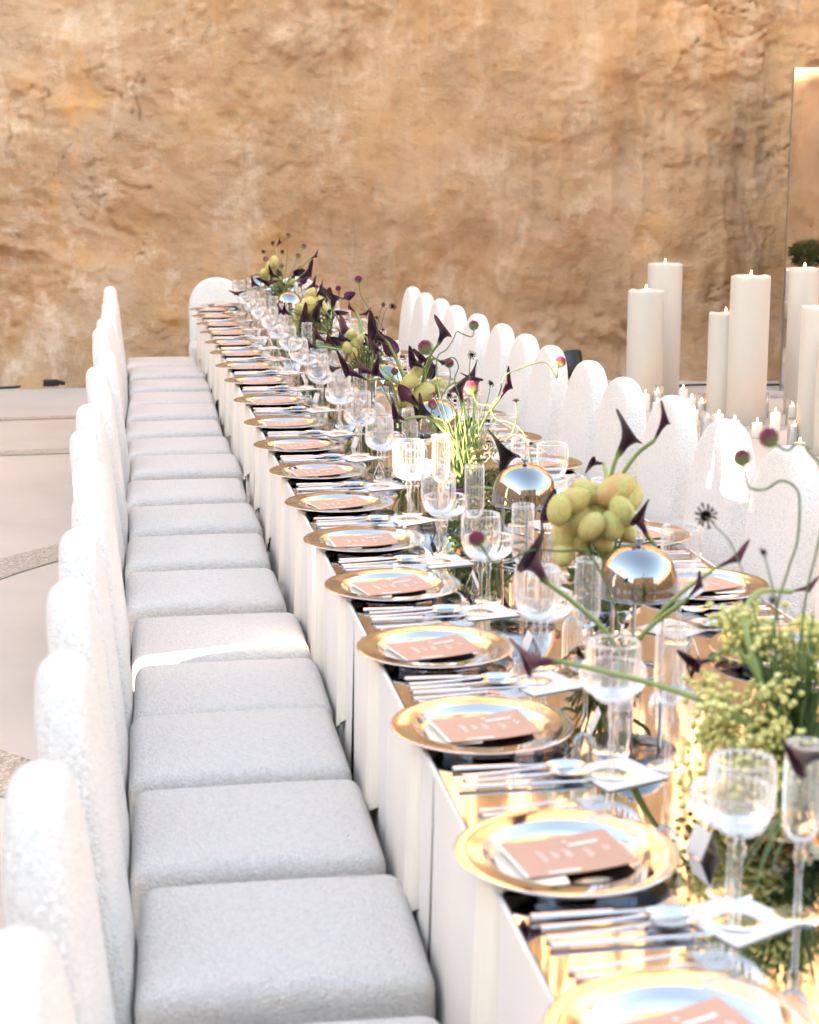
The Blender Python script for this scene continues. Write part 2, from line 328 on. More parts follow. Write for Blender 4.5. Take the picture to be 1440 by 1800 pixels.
# ------------------------------------------------------------------ dining chairs
SEAT = rbox_mesh('seat', M['boucle'], .247, .230, .085, .038, .011)
def arch_mesh():
    w, h, t, r = .216, .715, .043, .037; n = 44; rows = []
    def outline(ins):
        a = w - ins; b = .25 - ins; z0 = ins; zc = h - .25; pts = []
        for i in range(9): pts.append((-a + 2 * a * i / 9, z0))
        for i in range(10): pts.append((a, z0 + (zc - z0) * i / 10))
        for i in range(24): q = math.pi * i / 24; pts.append((a * math.copysign(abs(math.cos(q)) ** .92, math.cos(q)), zc + b * math.sin(q) ** .96))
        for i in range(10): pts.append((-a, zc - (zc - z0) * i / 10))
        return pts
    lay = [(-t, .2), (-t, .12), (-t, r)] + [(-t + r * (1 - math.cos(q)), r * (1 - math.sin(q))) for q in (R(20), R(42), R(66), R(90))] 
    lay = lay + [(-x, i) for x, i in reversed(lay)]
    b = MB(); P = []
    for x, ins in lay:
        bulge = 1.0 if ins < .1 else 1.12
        P.append([(x * bulge, y, z) for y, z in outline(ins)])
    b.grid(P, True); m = len(P[0])
    b.f.append(tuple(range(m - 1, -1, -1))); o = (len(P) - 1) * m; b.f.append(tuple(o + j for j in range(m)))
    me = b.mesh('backrest', M['boucle']); bm = bmesh.new(); bm.from_mesh(me); bmesh.ops.recalc_face_normals(bm, faces=bm.faces); bm.to_mesh(me); bm.free(); return me
BACK = arch_mesh()
LEG = MB().lathe([(.016, 0), (.022, .30)], 12, caps=True).mesh('leg', M['wood'])
def chair(x, y, rz, label, group, dz=1.):
    t = thing('dining_chair', (x, y, 0), label, 'chair', group, rz)
    ob('seat', SEAT, t, (-.004, 0, .372 + random.uniform(-.004, .004)), (R(random.uniform(-.5, .5)), R(random.uniform(-.5, .3)), R(random.uniform(-.8, .8))), (1, random.uniform(.975, 1.015), 1)); ob('backrest', BACK, t, (-.286, 0, .255), (R(random.uniform(-.7, .7)), R(-5.5 + random.uniform(-1, 1)), R(random.uniform(-1, 1))), (1, 1, dz))
    for sx in (-.19, .19):
        for sy in (-.165, .165): ob('leg', LEG, t, (sx, sy, 0))
    return t
CH_L = [1.69, 2.23, 2.78, 3.30, 3.80, 4.25, 4.73, 5.32, 5.90, 6.44, 7.04, 7.66, 8.21, 8.80, 9.38, 9.97, 10.60, 11.25, 11.90]
for i, y in enumerate(CH_L):
    chair(.215 + random.uniform(-.012, .012), y, R(random.uniform(-1.2, 1.2)), 'white boucle chair with rounded back, %s from the front in the left row' % ORD[i], 'chairs along the left side of the table')
CH_R = [4.66, 5.20, 5.80, 6.34, 6.94, 7.57, 8.13, 8.69, 9.31, 9.92, 10.44, 10.96, 11.54]
for i, y in enumerate(CH_R):
    chair(1.545 + random.uniform(-.012, .012), y, math.pi + R(random.uniform(-1.5, 1.5)), 'white boucle chair with arched back, %s from the front in the right row' % ORD[i], 'chairs along the right side of the table')
chair(.66, 13.0, R(-90), 'white boucle chair with arched back at the far end of the table', 'chairs at the table head', .95)
chair(1.28, 13.0, R(-90), 'white boucle chair at the table head half hidden behind glasses and flowers', 'chairs at the table head', .95)

# ------------------------------------------------------------------ the long table, its cloth and napkins
TX0, TX1, TY0, TY1, TZ = .485, 1.455, 1.15, 12.80, .76
tb = thing('banquet_table', (.97, 7.0, 0), 'very long banquet table with mirrored top running towards the rock face', 'table')
ny = 5; L = (TY1 - TY0) / ny
for i in range(ny):
    me = MB().box(TX0 - .97 + .004, TX1 - .97 - .004, TY0 + L * i + .001 - 7, TY0 + L * (i + 1) - .001 - 7, TZ - .006, TZ).mesh('mirror_panel', M['mirror'], False)
    ob('mirror_panel', me, tb)
ob('table_frame', MB().box(TX0 - .97 + .05, TX1 - .97 - .05, TY0 + .05 - 7, TY1 - .05 - 7, TZ - .05, TZ - .012).mesh('table_frame', M['timber'], False), tb)
for sx in (-.38, .38):
    for yy in (TY0 + .3, 3.6, 7.0, 10.3, TY1 - .3): ob('leg', MB().box(sx - .03, sx + .03, yy - 7.03, yy - 6.97, 0, TZ - .05).mesh('leg', M['timber'], False), tb)
tc = thing('tablecloth', (.97, 7.0, 0), 'pale pink floor length cloth skirting the long mirrored table', 'tablecloth')
def skirt(sign, y0, y1, seed):
    rr = random.Random(seed); n = 30; nz = 14; P = []; ph = rr.uniform(0, 6)
    for k in range(nz + 1):
        z = TZ - .008 - (TZ - .02) * k / nz; q = k / nz; row = []
        for j in range(n + 1):
            u = j / n; y = y0 + (y1 - y0) * u
            edge = math.exp(-((u) / .05) ** 2) + math.exp(-((1 - u) / .05) ** 2)
            o = .003 + .010 * q * (1 + .5 * math.sin(ph + 3.1 * u * 2)) + .004 * math.sin(ph + u * 9 + q) * (.15 + q) + .004 * q * math.sin(u * 19 + ph * 2) - .007 * edge
            row.append((sign * (.485 + o), y - 7, z))
        P.append(row)
    return MB().grid(P).mesh('skirt_panel', M['cloth'])
seams = [TY0 + (TY1 - TY0) * i / 22 for i in range(23)]
for s in (-1, 1):
    for i in range(22): ob('skirt_panel', skirt(s, seams[i] + .001, seams[i + 1] - .001, i * 3 + s), tc)
for yy, nm in ((TY0, 1), (TY1, -1)):
    P = [[(-.485 + .97 * j / 24, yy - 7 - nm * (.004 + .012 * k / 8 * (1 + math.sin(j * 1.3))), TZ - .008 - (TZ - .02) * k / 8) for j in range(25)] for k in range(9)]
    ob('end_panel', MB().grid(P).mesh('end_panel', M['cloth']), tc)
ob('hem_band', MB().box(-.489, -.483, TY0 - 7, TY1 - 7, TZ - .010, TZ - .001).box(.483, .489, TY0 - 7, TY1 - 7, TZ - .010, TZ - .001).mesh('hem_band', M['cloth'], False), tc)

def napkin_mesh(seed):
    rr = random.Random(seed); b = MB(); ph = rr.uniform(0, 6); n = 26; P = []; ln = .32 + rr.uniform(-.03, .03); sl = rr.uniform(-.05, .05); spread = rr.uniform(.068, .088); lean = rr.uniform(-.02, .02)
    path = [(.10, .007), (.05, .006), (.014, .005)] + [(-.008 - .010 * q, .003 - ln * q) for q in [0, .03, .08, .15, .25, .36, .48, .6, .72, .84, .93, 1]]
    for k, (x, z) in enumerate(path):
        q = max(0, k - 3) / (len(path) - 4); g = min(1, q / .2); w = .074 - .018 * g + (spread - .056) * q ** .8 if k > 2 else .074; row = []
        for j in range(n + 1):
            u = j / n * 2 - 1
            f = g * (.0065 * math.sin(u * 6.5 + ph + q * .8) + .003 * math.sin(u * 12 + ph * 2)) * (.6 + .6 * q)
            hem = (sl * u - .035 * (1 - abs(u)) ) * q ** 2
            xx = x - abs(f); row.append((xx + (.004 - xx) * (.95 * abs(u) ** 5) if k > 2 else x, u * w + lean * q * q, z + hem))
        P.append(row)
    b.grid(P); b.grid([[(p[0] + .0015, p[1] * .99, p[2]) for p in r][::-1] for r in P]); return b.mesh('napkin', M['napkin'])
NAPS = [napkin_mesh(i) for i in range(6)]

# ------------------------------------------------------------------ table ware meshes
charger_prof = [(0, .003), (.07, .0033), (.108, .0042), (.114, .007), (.119, .012), (.124, .0152), (.145, .0168), (.162, .0182), (.165, .018), (.1655, .0168), (.163, .0158), (.145, .0138), (.122, .0115), (.112, .004), (.105, .001), (.07, .0005), (0, .0005)]
RIM = MB().lathe(charger_prof[5:14], 72).mesh('rim', M['silver']); WELL = MB().lathe(charger_prof[:6], 72).mesh('well', M['silver']); FOOT = MB().lathe(charger_prof[13:], 72).mesh('foot', M['silver'])
def card_mesh():
    P = [[(-.095 + .19 * i / 10, -.066 + .132 * j / 4, .0075 + .005 * ((i / 10 - .5) * 2) ** 2 * (1 if i > 5 else .55) + .001 * j) for j in range(5)] for i in range(11)]
    b = MB().grid(P); b.grid([[(p[0], p[1], p[2] - .0012) for p in r][::-1] for r in P]); return b.mesh('menu_sheet', M['card'])
def card_z(x, y): i = (x + .095) / .19; return .0075 + .005 * ((i - .5) * 2) ** 2 * (1 if i > .5 else .55) + .001 * (y + .066) / .033 + .0008
def ink_mesh():
    b = MB(); rr = random.Random(3)
    def stroke(x0, x1, y0, y1):
        n = max(1, int((x1 - x0) / .008)); P = [[(x0 + (x1 - x0) * i / n, y, card_z(x0 + (x1 - x0) * i / n, y)) for y in (y0, y1)] for i in range(n + 1)]; b.grid(P)
    stroke(-.055, .0, -.060, -.053); stroke(.015, .068, .026, .034)
    stroke(.012, .019, .043, .048)
    for x, a, c in ((-.045, -.018, .024), (-.022, -.008, .014), (0, -.012, .018), (.034, -.020, .010), (.066, -.008, .012)):
        for ln in range(2):
            y = a
            while y < c - .002:
                w = rr.uniform(.0025, .006); stroke(x + ln * .0055, x + ln * .0055 + .0028, y, min(y + w, c)); y += w + .0016
            a += .003; c -= .004
    return b.mesh('printed_text', M['ink'], False)
CARD = card_mesh(); INK = ink_mesh()
EDGE = MB().grid([[(-.0965 + .008 * k, -.066 + .132 * j / 4, .0108 - .001 * k + .001 * j) for j in range(5)] for k in range(2)]).mesh('card_edge', M['ink'])
def spoon_parts():
    h = MB(); P = []
    for i in range(13):
        q = i / 12; x = -.105 + .145 * q; w = .0085 - .0055 * q ** .6 + (.0018 if q > .92 else 0); z = .004 + .006 * q * q
        P.append([(x, w * math.cos(a), z + .0022 * math.sin(a)) for a in [2 * math.pi * j / 10 for j in range(10)]])
    h.grid(P, True); h.add([(-.106, 0, .004)], [])
    bl = MB(); P = []
    for i in range(9):
        r = i / 8; P.append([(.072 + .034 * r * math.cos(a), .0215 * r * math.sin(a) * (1 - .12 * math.cos(a)), .004 + .0085 * r * r) for a in [2 * math.pi * j / 28 for j in range(28)]])
    bl.grid(P, True); bl.grid([[(p[0], p[1], p[2] - .0012) for p in r][::-1] for r in P], True); return h.mesh('handle', M['steel']), bl.mesh('bowl', M['steel'])
def knife_parts():
    h = MB(); P = []
    for i in range(11):
        q = i / 10; x = -.11 + .115 * q; w = .0085 - .0015 * q
        P.append([(x, w * math.cos(a), .005 + .0036 * math.sin(a)) for a in [2 * math.pi * j / 10 for j in range(10)]])
    h.grid(P, True)
    bl = MB(); top = []
    for i in range(13):
        q = i / 12; x = .005 + .112 * q; top.append((x, -.008 * (1 if q < .1 else 1.0), .008 - .006 * max(0, q - .9) / .1 + (0 if q < .85 else -.0)))
    P = [[(.005 + .112 * i / 12, -.0075 + .004 * max(0, i / 12 - .85) / .15, .0045), (.005 + .112 * i / 12, .0075 - .009 * max(0, (i / 12 - .75) / .25) ** 2, .0062), (.005 + .112 * i / 12, -.0075 + .004 * max(0, i / 12 - .85) / .15, .0075)] for i in range(13)]
    bl.grid(P, True); return h.mesh('handle', M['steel']), bl.mesh('blade', M['steel'])
def fork_parts():
    h = spoon_parts()[0]; b = MB()
    P = [[(.04 + .022 * i / 5, (.003 + .0095 * (i / 5) ** .7) * s, .010 - .003 * i / 5) for s in (-1, -.33, .33, 1)] for i in range(6)]
    b.grid(P); b.grid([[(p[0], p[1], p[2] - .0018) for p in r][::-1] for r in P])
    for k in range(4):
        y = (-1 + 2 * k / 3) * .0105; b.tube([(.060, y, .0065), (.075, y, .006), (.092, y * .95, .0085), (.102, y * .92, .011)], .0016, 5, .0009)
    return h, b.mesh('tines', M['steel'])
SP, KN, FK = spoon_parts(), knife_parts(), fork_parts()
def join(name, *mes):
    bm = bmesh.new(); mats = []; off = 0
    for m in mes:
        n0 = len(bm.faces); bm.from_mesh(m); bm.faces.ensure_lookup_table(); mm = m.materials[0]
        if mm not in mats: mats.append(mm)
        for f in bm.faces[n0:]: f.material_index = mats.index(mm)
    me = bpy.data.meshes.new(name); bm.to_mesh(me); bm.free()
    for m in mats: me.materials.append(m)
    return me
SP1, KN1, FK1 = join('spoon', *SP), join('knife', *KN), join('fork', *FK)
# glasses: bowl with pressed ribs, stem with a knop, round foot
foot = [(0, .0035), (.012, .004), (.026, .0025), (.0325, .0015), (.033, .0005), (0, .0003)]
def g_mesh(bowl, ribs, stem, footscale=1.):
    b = MB().lathe(bowl, 104, ribs).mesh('bowl', M['ribbed']); s = MB().lathe(stem, 20).mesh('stem', M['glass']); f = MB().lathe([(r * footscale, z) for r, z in foot], 40).mesh('foot', M['glass']); return b, s, f
gob = g_mesh([(.004, .125), (.012, .1255), (.025, .130), (.034, .139), (.040, .152), (.0425, .168), (.0432, .185), (.0432, .205), (.0428, .222), (.0424, .232), (.0412, .2325), (.0413, .228)], (26, 5, 8, .045), [(.006, .003), (.0048, .02), (.0042, .06), (.0045, .09), (.008, .098), (.0095, .105), (.007, .113), (.006, .120), (.010, .1262)])
coupe = g_mesh([(.004, .098), (.018, .0985), (.036, .104), (.048, .113), (.0545, .124), (.0565, .134), (.0568, .148), (.0566, .156), (.0552, .1565), (.0553, .152)], (32, 4, 6, .042), [(.006, .003), (.0046, .02), (.0042, .05), (.0046, .07), (.008, .077), (.006, .086), (.011, .099)])
flute = g_mesh([(.003, .108), (.010, .109), (.018, .115), (.0225, .125), (.0242, .140), (.0245, .165), (.0245, .20), (.0243, .235), (.0242, .248), (.0230, .2485), (.0231, .244)], (20, 4, 8, .055), [(.006, .003), (.0045, .02), (.004, .055), (.0045, .075), (.008, .083), (.0085, .090), (.0055, .098), (.0085, .1095)])
GOB1, COU1, FLU1 = join('wine_goblet', *gob), join('champagne_coupe', *coupe), join('champagne_flute', *flute)
COASTER = MB().box(-.062, .062, -.062, .062, .0003, .0016).mesh('paper_coaster', M['paper'], False)
TENT = MB().add([(-.038, -.045, 0), (-.038, .045, 0), (-.006, .045, .062), (-.006, -.045, .062), (.026, -.045, 0), (.026, .045, 0), (-.0372, -.045, 0), (-.0372, .045, 0), (-.006, .045, .0605), (-.006, -.045, .0605), (.0252, -.045, 0), (.0252, .045, 0)],
    [(0, 1, 2, 3), (3, 2, 5, 4), (9, 8, 7, 6), (10, 11, 8, 9)]).mesh('place_card', M['paper'], False)

def setting(i, x, yp, right, where, detail):
    rz = math.pi if right else 0.; ca = -1 if right else 1
    def W(dx, dy): return (x + ca * dx, yp + ca * dy, TZ + .0008)
    j = random.uniform
    sd = 'right' if right else 'left'
    g = lambda k: '%s on the %s side of the table' % (k, sd)
    t = thing('charger_plate', W(j(-.006, .006), 0), 'round polished silver charger plate, %s' % where, 'plate', g('charger plates'), j(0, 6))
    ob('rim', RIM, t); ob('well', WELL, t); ob('foot', FOOT, t)
    t = thing('menu_card', (W(0, 0)[0], W(0, 0)[1], TZ + .0018), 'pink printed menu card, %s' % where, 'menu', g('menu cards'), rz + R(j(4, 20)))
    t.scale = (.92, .92, 1); ob('menu_sheet', CARD, t); ob('printed_text', INK, t)['kind'] = 'stuff'; ob('card_edge', EDGE, t)
    n = ob('napkin', NAPS[i % 6], None, (TX1 - .002 if right else TX0 + .002, yp + ca * j(-.02, .03), TZ), (0, 0, rz)); tag(n, 'cream linen napkin hanging over the table edge, %s' % where, 'napkin', g('napkins'))
    if right: n.location.x = TX1 + .0
    cut = [('knife', KN, KN1, -.190, 'inner silver knife'), ('spoon', SP, SP1, -.218, 'inner silver spoon'), ('spoon', SP, SP1, -.248, 'outer silver spoon'), ('knife', KN, KN1, -.277, 'outer silver knife'), ('fork', FK, FK1, .186, 'inner silver fork'), ('fork', FK, FK1, .212, 'outer silver fork')]
    for nm, parts, one, dy, lab in cut:
        lb = '%s, %s' % (lab, where); a = rz + R(j(-2.5, 2.5)); p = W(.018 + j(-.006, .006), dy + j(-.003, .003))
        if detail:
            t = thing(nm, p, lb, nm, g('pieces of cutlery'), a)
            for m in parts: ob(m.name.split('.')[0], m, t)
        else: tag(ob(nm, one, None, p, (0, 0, a)), lb, nm, g('pieces of cutlery'))
    c = ob('paper_coaster', COASTER, None, W(.178, -.235 + j(-.012, .012)), (0, 0, R(j(12, 35)))); tag(c, 'square white paper card under the goblet, %s' % where, 'coaster', g('paper coasters'))
    for nm, parts, one, dx, dy, dz, lab in (('wine_goblet', gob, GOB1, .175, -.240, .0017, 'tall ribbed clear goblet'), ('champagne_coupe', coupe, COU1, .205, -.135, 0, 'wide ribbed clear coupe glass'), ('champagne_flute', flute, FLU1, .268, -.225, 0, 'narrow ribbed clear flute')):
        p = W(dx + j(-.010, .010), dy + j(-.012, .012)); p = (p[0], p[1], p[2] + dz); lb = '%s, %s' % (lab, where)
        if detail:
            t = thing(nm, p, lb, 'glass', g('drinking glasses'), j(0, 6))
            for m in parts: ob(m.name.split('.')[0], m, t)
        else: tag(ob(nm, one, None, p, (0, 0, j(0, 6))), lb, 'glass', g('drinking glasses'))
    c = ob('place_card', TENT, None, W(.205 + j(-.008, .008), -.02 + j(-.02, .02)), (0, 0, rz + R(j(-25, 25))), (.52, .55, .66)); tag(c, 'small folded white place card, %s' % where, 'place card', g('place cards'))
PL_L = [1.74, 2.29, 2.88, 3.40, 3.95, 4.47, 5.00, 5.55, 6.10, 6.66, 7.33, 8.04, 8.66, 9.28, 9.85, 10.47, 11.05, 11.66, 12.22]
for i, y in enumerate(PL_L): setting(i, .608 - .002 * i, y, False, '%s place from the front on the left' % ORD[i], i < 9)
PL_R = [3.27, 3.84, 4.42, 4.98, 5.58, 6.15, 6.76, 7.38, 7.95, 8.55, 9.15, 9.75, 10.30, 10.85, 11.45]
for i, y in enumerate(PL_R): setting(i + 3, 1.338, y, True, '%s place from the front on the right' % ORD[i], i < 3)
t = thing('charger_plate', (.67, 12.62, TZ + .0008), 'silver charger plate laid at the far end in front of the end chair', 'plate', 'charger plates at the table head')
ob('rim', RIM, t); ob('well', WELL, t); ob('foot', FOOT, t)
t = thing('menu_card', (.67, 12.62, TZ + .0018), 'pink menu card on the charger plate at the far table end', 'menu', 'menu cards at the table head', R(-90)); ob('menu_sheet', CARD, t); ob('printed_text', INK, t)['kind'] = 'stuff'

# ------------------------------------------------------------------ mirrored cloches on three legged stands
DOME = MB().lathe([(.083, 0), (.0845, .002), (.083, .006), (.0825, .020), (.079, .042), (.070, .064), (.056, .081), (.038, .092), (.018, .0975), (.002, .0985)], 64).mesh('dome', M['chrome'])
KNOB = MB().lathe([(.0035, .096), (.0035, .102), (.0075, .105), (.0085, .110), (.006, .116), (0, .118)], 20).mesh('knob', M['chrome'])
TRAY = MB().lathe([(0, -.004), (.080, -.004), (.088, -.001), (.089, .001), (.087, .0015), (.078, -.001), (0, -.001)], 56).mesh('tray', M['chrome'])
CL = [(.985, 3.21), (.975, 4.17), (.965, 5.42), (.965, 6.48), (.965, 7.86), (.955, 9.15), (.955, 10.45), (.945, 11.35), (.885, 12.15)]
for i, (x, y) in enumerate(CL):
    st = thing('serving_stand', (x, y, TZ + .001), 'slim chrome stand with round tray, carrying the %s silver dome from the front' % ORD[i], 'stand', 'chrome stands down the table centre', random.uniform(0, 2))
    zt = .162
    ob('tray', TRAY, st, (0, 0, zt))
    for k in range(3):
        a = k * 2.094; ob('leg', MB().tube([(.060 * math.cos(a), .060 * math.sin(a), 0), (.058 * math.cos(a), .058 * math.sin(a), zt - .003)], .0042, 8).mesh('leg', M['chrome']), st)
    ob('base_ring', MB().lathe([(.056, .0005), (.064, .0005), (.064, .004), (.056, .004), (.056, .0005)], 40).mesh('base_ring', M['chrome']), st)
    c = thing('cloche', (x, y, TZ + .164), 'mirror polished silver cloche dome, %s from the front along the table centre' % ORD[i], 'cloche', 'cloches down the table centre')
    ob('dome', DOME, c); ob('knob', KNOB, c)

# ------------------------------------------------------------------ flowers
CALLAS= [(1,(0.659,2.55,0.988),(0.57,2.535,0.994),[(0.659,2.55,0.988),(0.72,2.518,0.978),(0.804,2.485,0.96),(0.868,2.452,0.939),(0.942,2.42,0.895)],0.42,'plum'),(10,(0.736,2.95,1.016),(0.678,2.935,1.093),[(0.736,2.95,1.016),(0.787,2.95,0.977),(0.842,2.95,0.926),(0.874,2.95,0.875)],0.5,'plum'),(10,(1.017,2.85,1.056),(1.08,2.835,1.091),[(1.017,2.85,1.056),(0.97,2.883,1.007),(0.929,2.917,0.947),(0.9,2.95,0.874)],0.25,'plum'),(10,(0.968,2.85,1.002),(0.998,2.835,1.048),[(0.968,2.85,1.002),(0.939,2.883,0.966),(0.908,2.917,0.921),(0.895,2.95,0.874)],0.3,'plum'),(1,(0.91,2.55,0.98),(0.86,2.535,0.974),[(0.91,2.55,0.98),(0.932,2.507,1.009),(0.954,2.463,0.983),(0.961,2.42,0.931)],0.45,'plum'),(1,(1.061,2.6,1.074),(1.105,2.585,1.087),[(1.061,2.6,1.074),(0.979,2.54,1.09),(0.939,2.48,1.053),(0.959,2.42,0.94)],0.3,'plum'),(1,(0.877,2.0,1.013),(0.804,1.985,1.007),[(0.877,2.0,1.013),(0.965,2.15,0.934),(1.025,2.3,0.832)],0.5,'black'),(2,(1.007,3.45,1.161),(1.047,3.435,1.235),[(1.007,3.45,1.161),(1.004,3.475,1.123),(1.002,3.5,1.056)],0.6,'black'),(2,(1.087,3.45,1.192),(1.119,3.435,1.265),[(1.087,3.45,1.192),(1.048,3.475,1.148),(1.018,3.5,1.055)],0.3,'plum'),(2,(1.106,3.9,1.066),(1.057,3.885,1.074),[(1.106,3.9,1.066),(1.056,3.7,1.069),(0.992,3.5,1.056)],0.45,'black'),(2,(1.049,3.35,1.005),(1.009,3.335,1.073),[(1.049,3.35,1.005),(1.086,3.425,0.966),(1.046,3.5,0.935)],0.4,'plum'),(2,(0.924,3.6,0.975),(0.878,3.585,1.033),[(0.924,3.6,0.975),(0.938,3.575,0.954),(0.97,3.55,0.945)],0.5,'black'),(3,(0.993,4.55,0.915),(1.023,4.535,1.038),[(0.993,4.55,0.915),(1.012,4.55,0.883),(1.034,4.55,0.821)],0.5,'black'),(3,(0.908,4.45,0.914),(0.799,4.435,0.883),[(0.908,4.45,0.914),(0.982,4.483,0.894),(1.046,4.517,0.843),(1.07,4.55,0.787)],0.4,'plum'),(3,(0.994,4.6,0.884),(0.903,4.585,0.937),[(0.994,4.6,0.884),(1.018,4.575,0.865),(1.054,4.55,0.812)],0.5,'black'),(4,(1.035,5.1,1.081),(1.028,5.085,1.153),[(1.035,5.1,1.081),(1.013,5.025,1.008),(0.982,4.95,0.917)],0.55,'plum'),(4,(1.015,5.2,1.04),(0.987,5.185,1.118),[(1.015,5.2,1.04),(0.999,5.075,1.001),(0.975,4.95,0.917)],0.55,'plum'),(4,(1.081,5.0,1.069),(1.135,4.985,1.152),[(1.081,5.0,1.069),(1.035,4.975,1.012),(0.992,4.95,0.916)],0.28,'plum'),(4,(0.911,5.1,1.0),(0.827,5.085,1.039),[(0.911,5.1,1.0),(0.931,5.025,0.975),(0.964,4.95,0.909)],0.4,'plum'),(4,(0.816,5.1,1.006),(0.768,5.085,1.03),[(0.816,5.1,1.006),(0.865,5.05,1.02),(0.909,5.0,0.994),(0.961,4.95,0.909)],0.5,'plum'),(5,(1.043,5.8,1.161),(1.076,5.785,1.232),[(1.043,5.8,1.161),(1.023,5.833,1.12),(1.005,5.867,1.047),(0.997,5.9,0.963)],0.6,'black'),(5,(0.886,5.9,1.158),(0.797,5.885,1.216),[(0.886,5.9,1.158),(0.92,5.9,1.085),(0.956,5.9,0.964)],0.5,'black'),(5,(0.815,5.9,1.031),(0.693,5.885,1.089),[(0.815,5.9,1.031),(0.899,5.9,1.029),(0.952,5.9,0.954)],0.3,'plum'),(5,(0.862,5.95,1.04),(0.751,5.935,1.082),[(0.862,5.95,1.04),(0.913,5.925,1.018),(0.96,5.9,0.954)],0.35,'plum'),(5,(0.863,6.1,1.076),(0.872,6.085,1.139),[(0.863,6.1,1.076),(0.894,6.0,1.044),(0.956,5.9,0.964)],0.45,'plum'),(5,(0.996,5.8,1.083),(0.929,5.785,1.117),[(0.996,5.8,1.083),(1.002,5.85,1.029),(0.991,5.9,0.963)],0.5,'black'),(5,(1.031,5.8,1.114),(1.081,5.785,1.089),[(1.031,5.8,1.114),(1.022,5.85,1.089),(0.997,5.9,0.963)],0.35,'black'),(6,(0.846,7.1,1.024),(0.783,7.085,1.074),[(0.846,7.1,1.024),(0.908,7.15,1.013),(0.975,7.2,0.963)],0.45,'plum'),(6,(0.914,7.1,1.045),(0.835,7.085,1.073),[(0.914,7.1,1.045),(0.968,7.15,1.012),(0.999,7.2,0.963)],0.4,'black'),(6,(0.955,7.3,1.151),(0.907,7.285,1.187),[(0.955,7.3,1.151),(0.97,7.25,1.104),(0.975,7.2,0.976)],0.35,'plum'),(6,(0.965,7.3,1.141),(1.017,7.285,1.149),[(0.965,7.3,1.141),(0.963,7.25,1.092),(0.975,7.2,0.976)],0.35,'plum'),(6,(0.781,7.2,1.013),(0.719,7.185,1.03),[(0.781,7.2,1.013),(0.829,7.2,1.01),(0.963,7.2,0.964)],0.45,'plum'),(6,(0.782,7.3,1.037),(0.781,7.285,1.08),[(0.782,7.3,1.037),(0.811,7.25,1.022),(0.963,7.2,0.964)],0.45,'plum'),(7,(1.004,8.6,1.056),(1.02,8.585,1.168),[(1.004,8.6,1.056),(1.068,8.8,0.966),(1.067,9.0,0.858)],0.6,'black'),(7,(0.992,8.7,1.109),(0.93,8.685,1.162),[(0.992,8.7,1.109),(1.036,8.85,1.036),(1.037,9.0,0.888)],0.6,'black'),(7,(0.952,8.6,1.065),(0.939,8.585,1.124),[(0.952,8.6,1.065),(1.015,8.8,0.996),(1.037,9.0,0.888)],0.6,'black'),(7,(0.902,8.5,0.963),(0.819,8.485,1.048),[(0.902,8.5,0.963),(0.988,8.7,0.929),(1.025,8.9,0.883)],0.5,'plum'),(7,(0.94,8.5,0.994),(0.888,8.485,1.058),[(0.94,8.5,0.994),(0.988,8.7,0.941),(1.025,8.9,0.883)],0.6,'black'),(8,(0.722,10.9,0.997),(0.631,10.885,0.97),[(0.722,10.9,0.997),(0.827,10.95,1.014),(0.94,11.0,0.984)],0.3,'plum'),(8,(1.144,11.0,1.185),(1.208,10.985,1.225),[(1.144,11.0,1.185),(1.074,11.05,1.114),(1.004,11.1,0.984)],0.35,'black'),(8,(0.963,11.4,1.248),(1.004,11.385,1.304),[(0.963,11.4,1.248),(0.957,11.25,1.159),(0.956,11.1,0.984)],0.4,'plum'),(8,(1.039,10.8,1.068),(1.16,10.785,1.139),[(1.039,10.8,1.068),(1.004,10.9,1.033),(0.976,11.0,0.984)],0.4,'black'),(8,(0.947,10.9,1.063),(0.808,10.885,1.033),[(0.947,10.9,1.063),(0.973,10.95,1.03),(0.976,11.0,0.984)],0.3,'plum'),(8,(0.948,11.0,1.071),(0.868,10.985,1.101),[(0.948,11.0,1.071),(0.97,11.0,1.027),(0.976,11.0,0.984)],0.5,'black')]
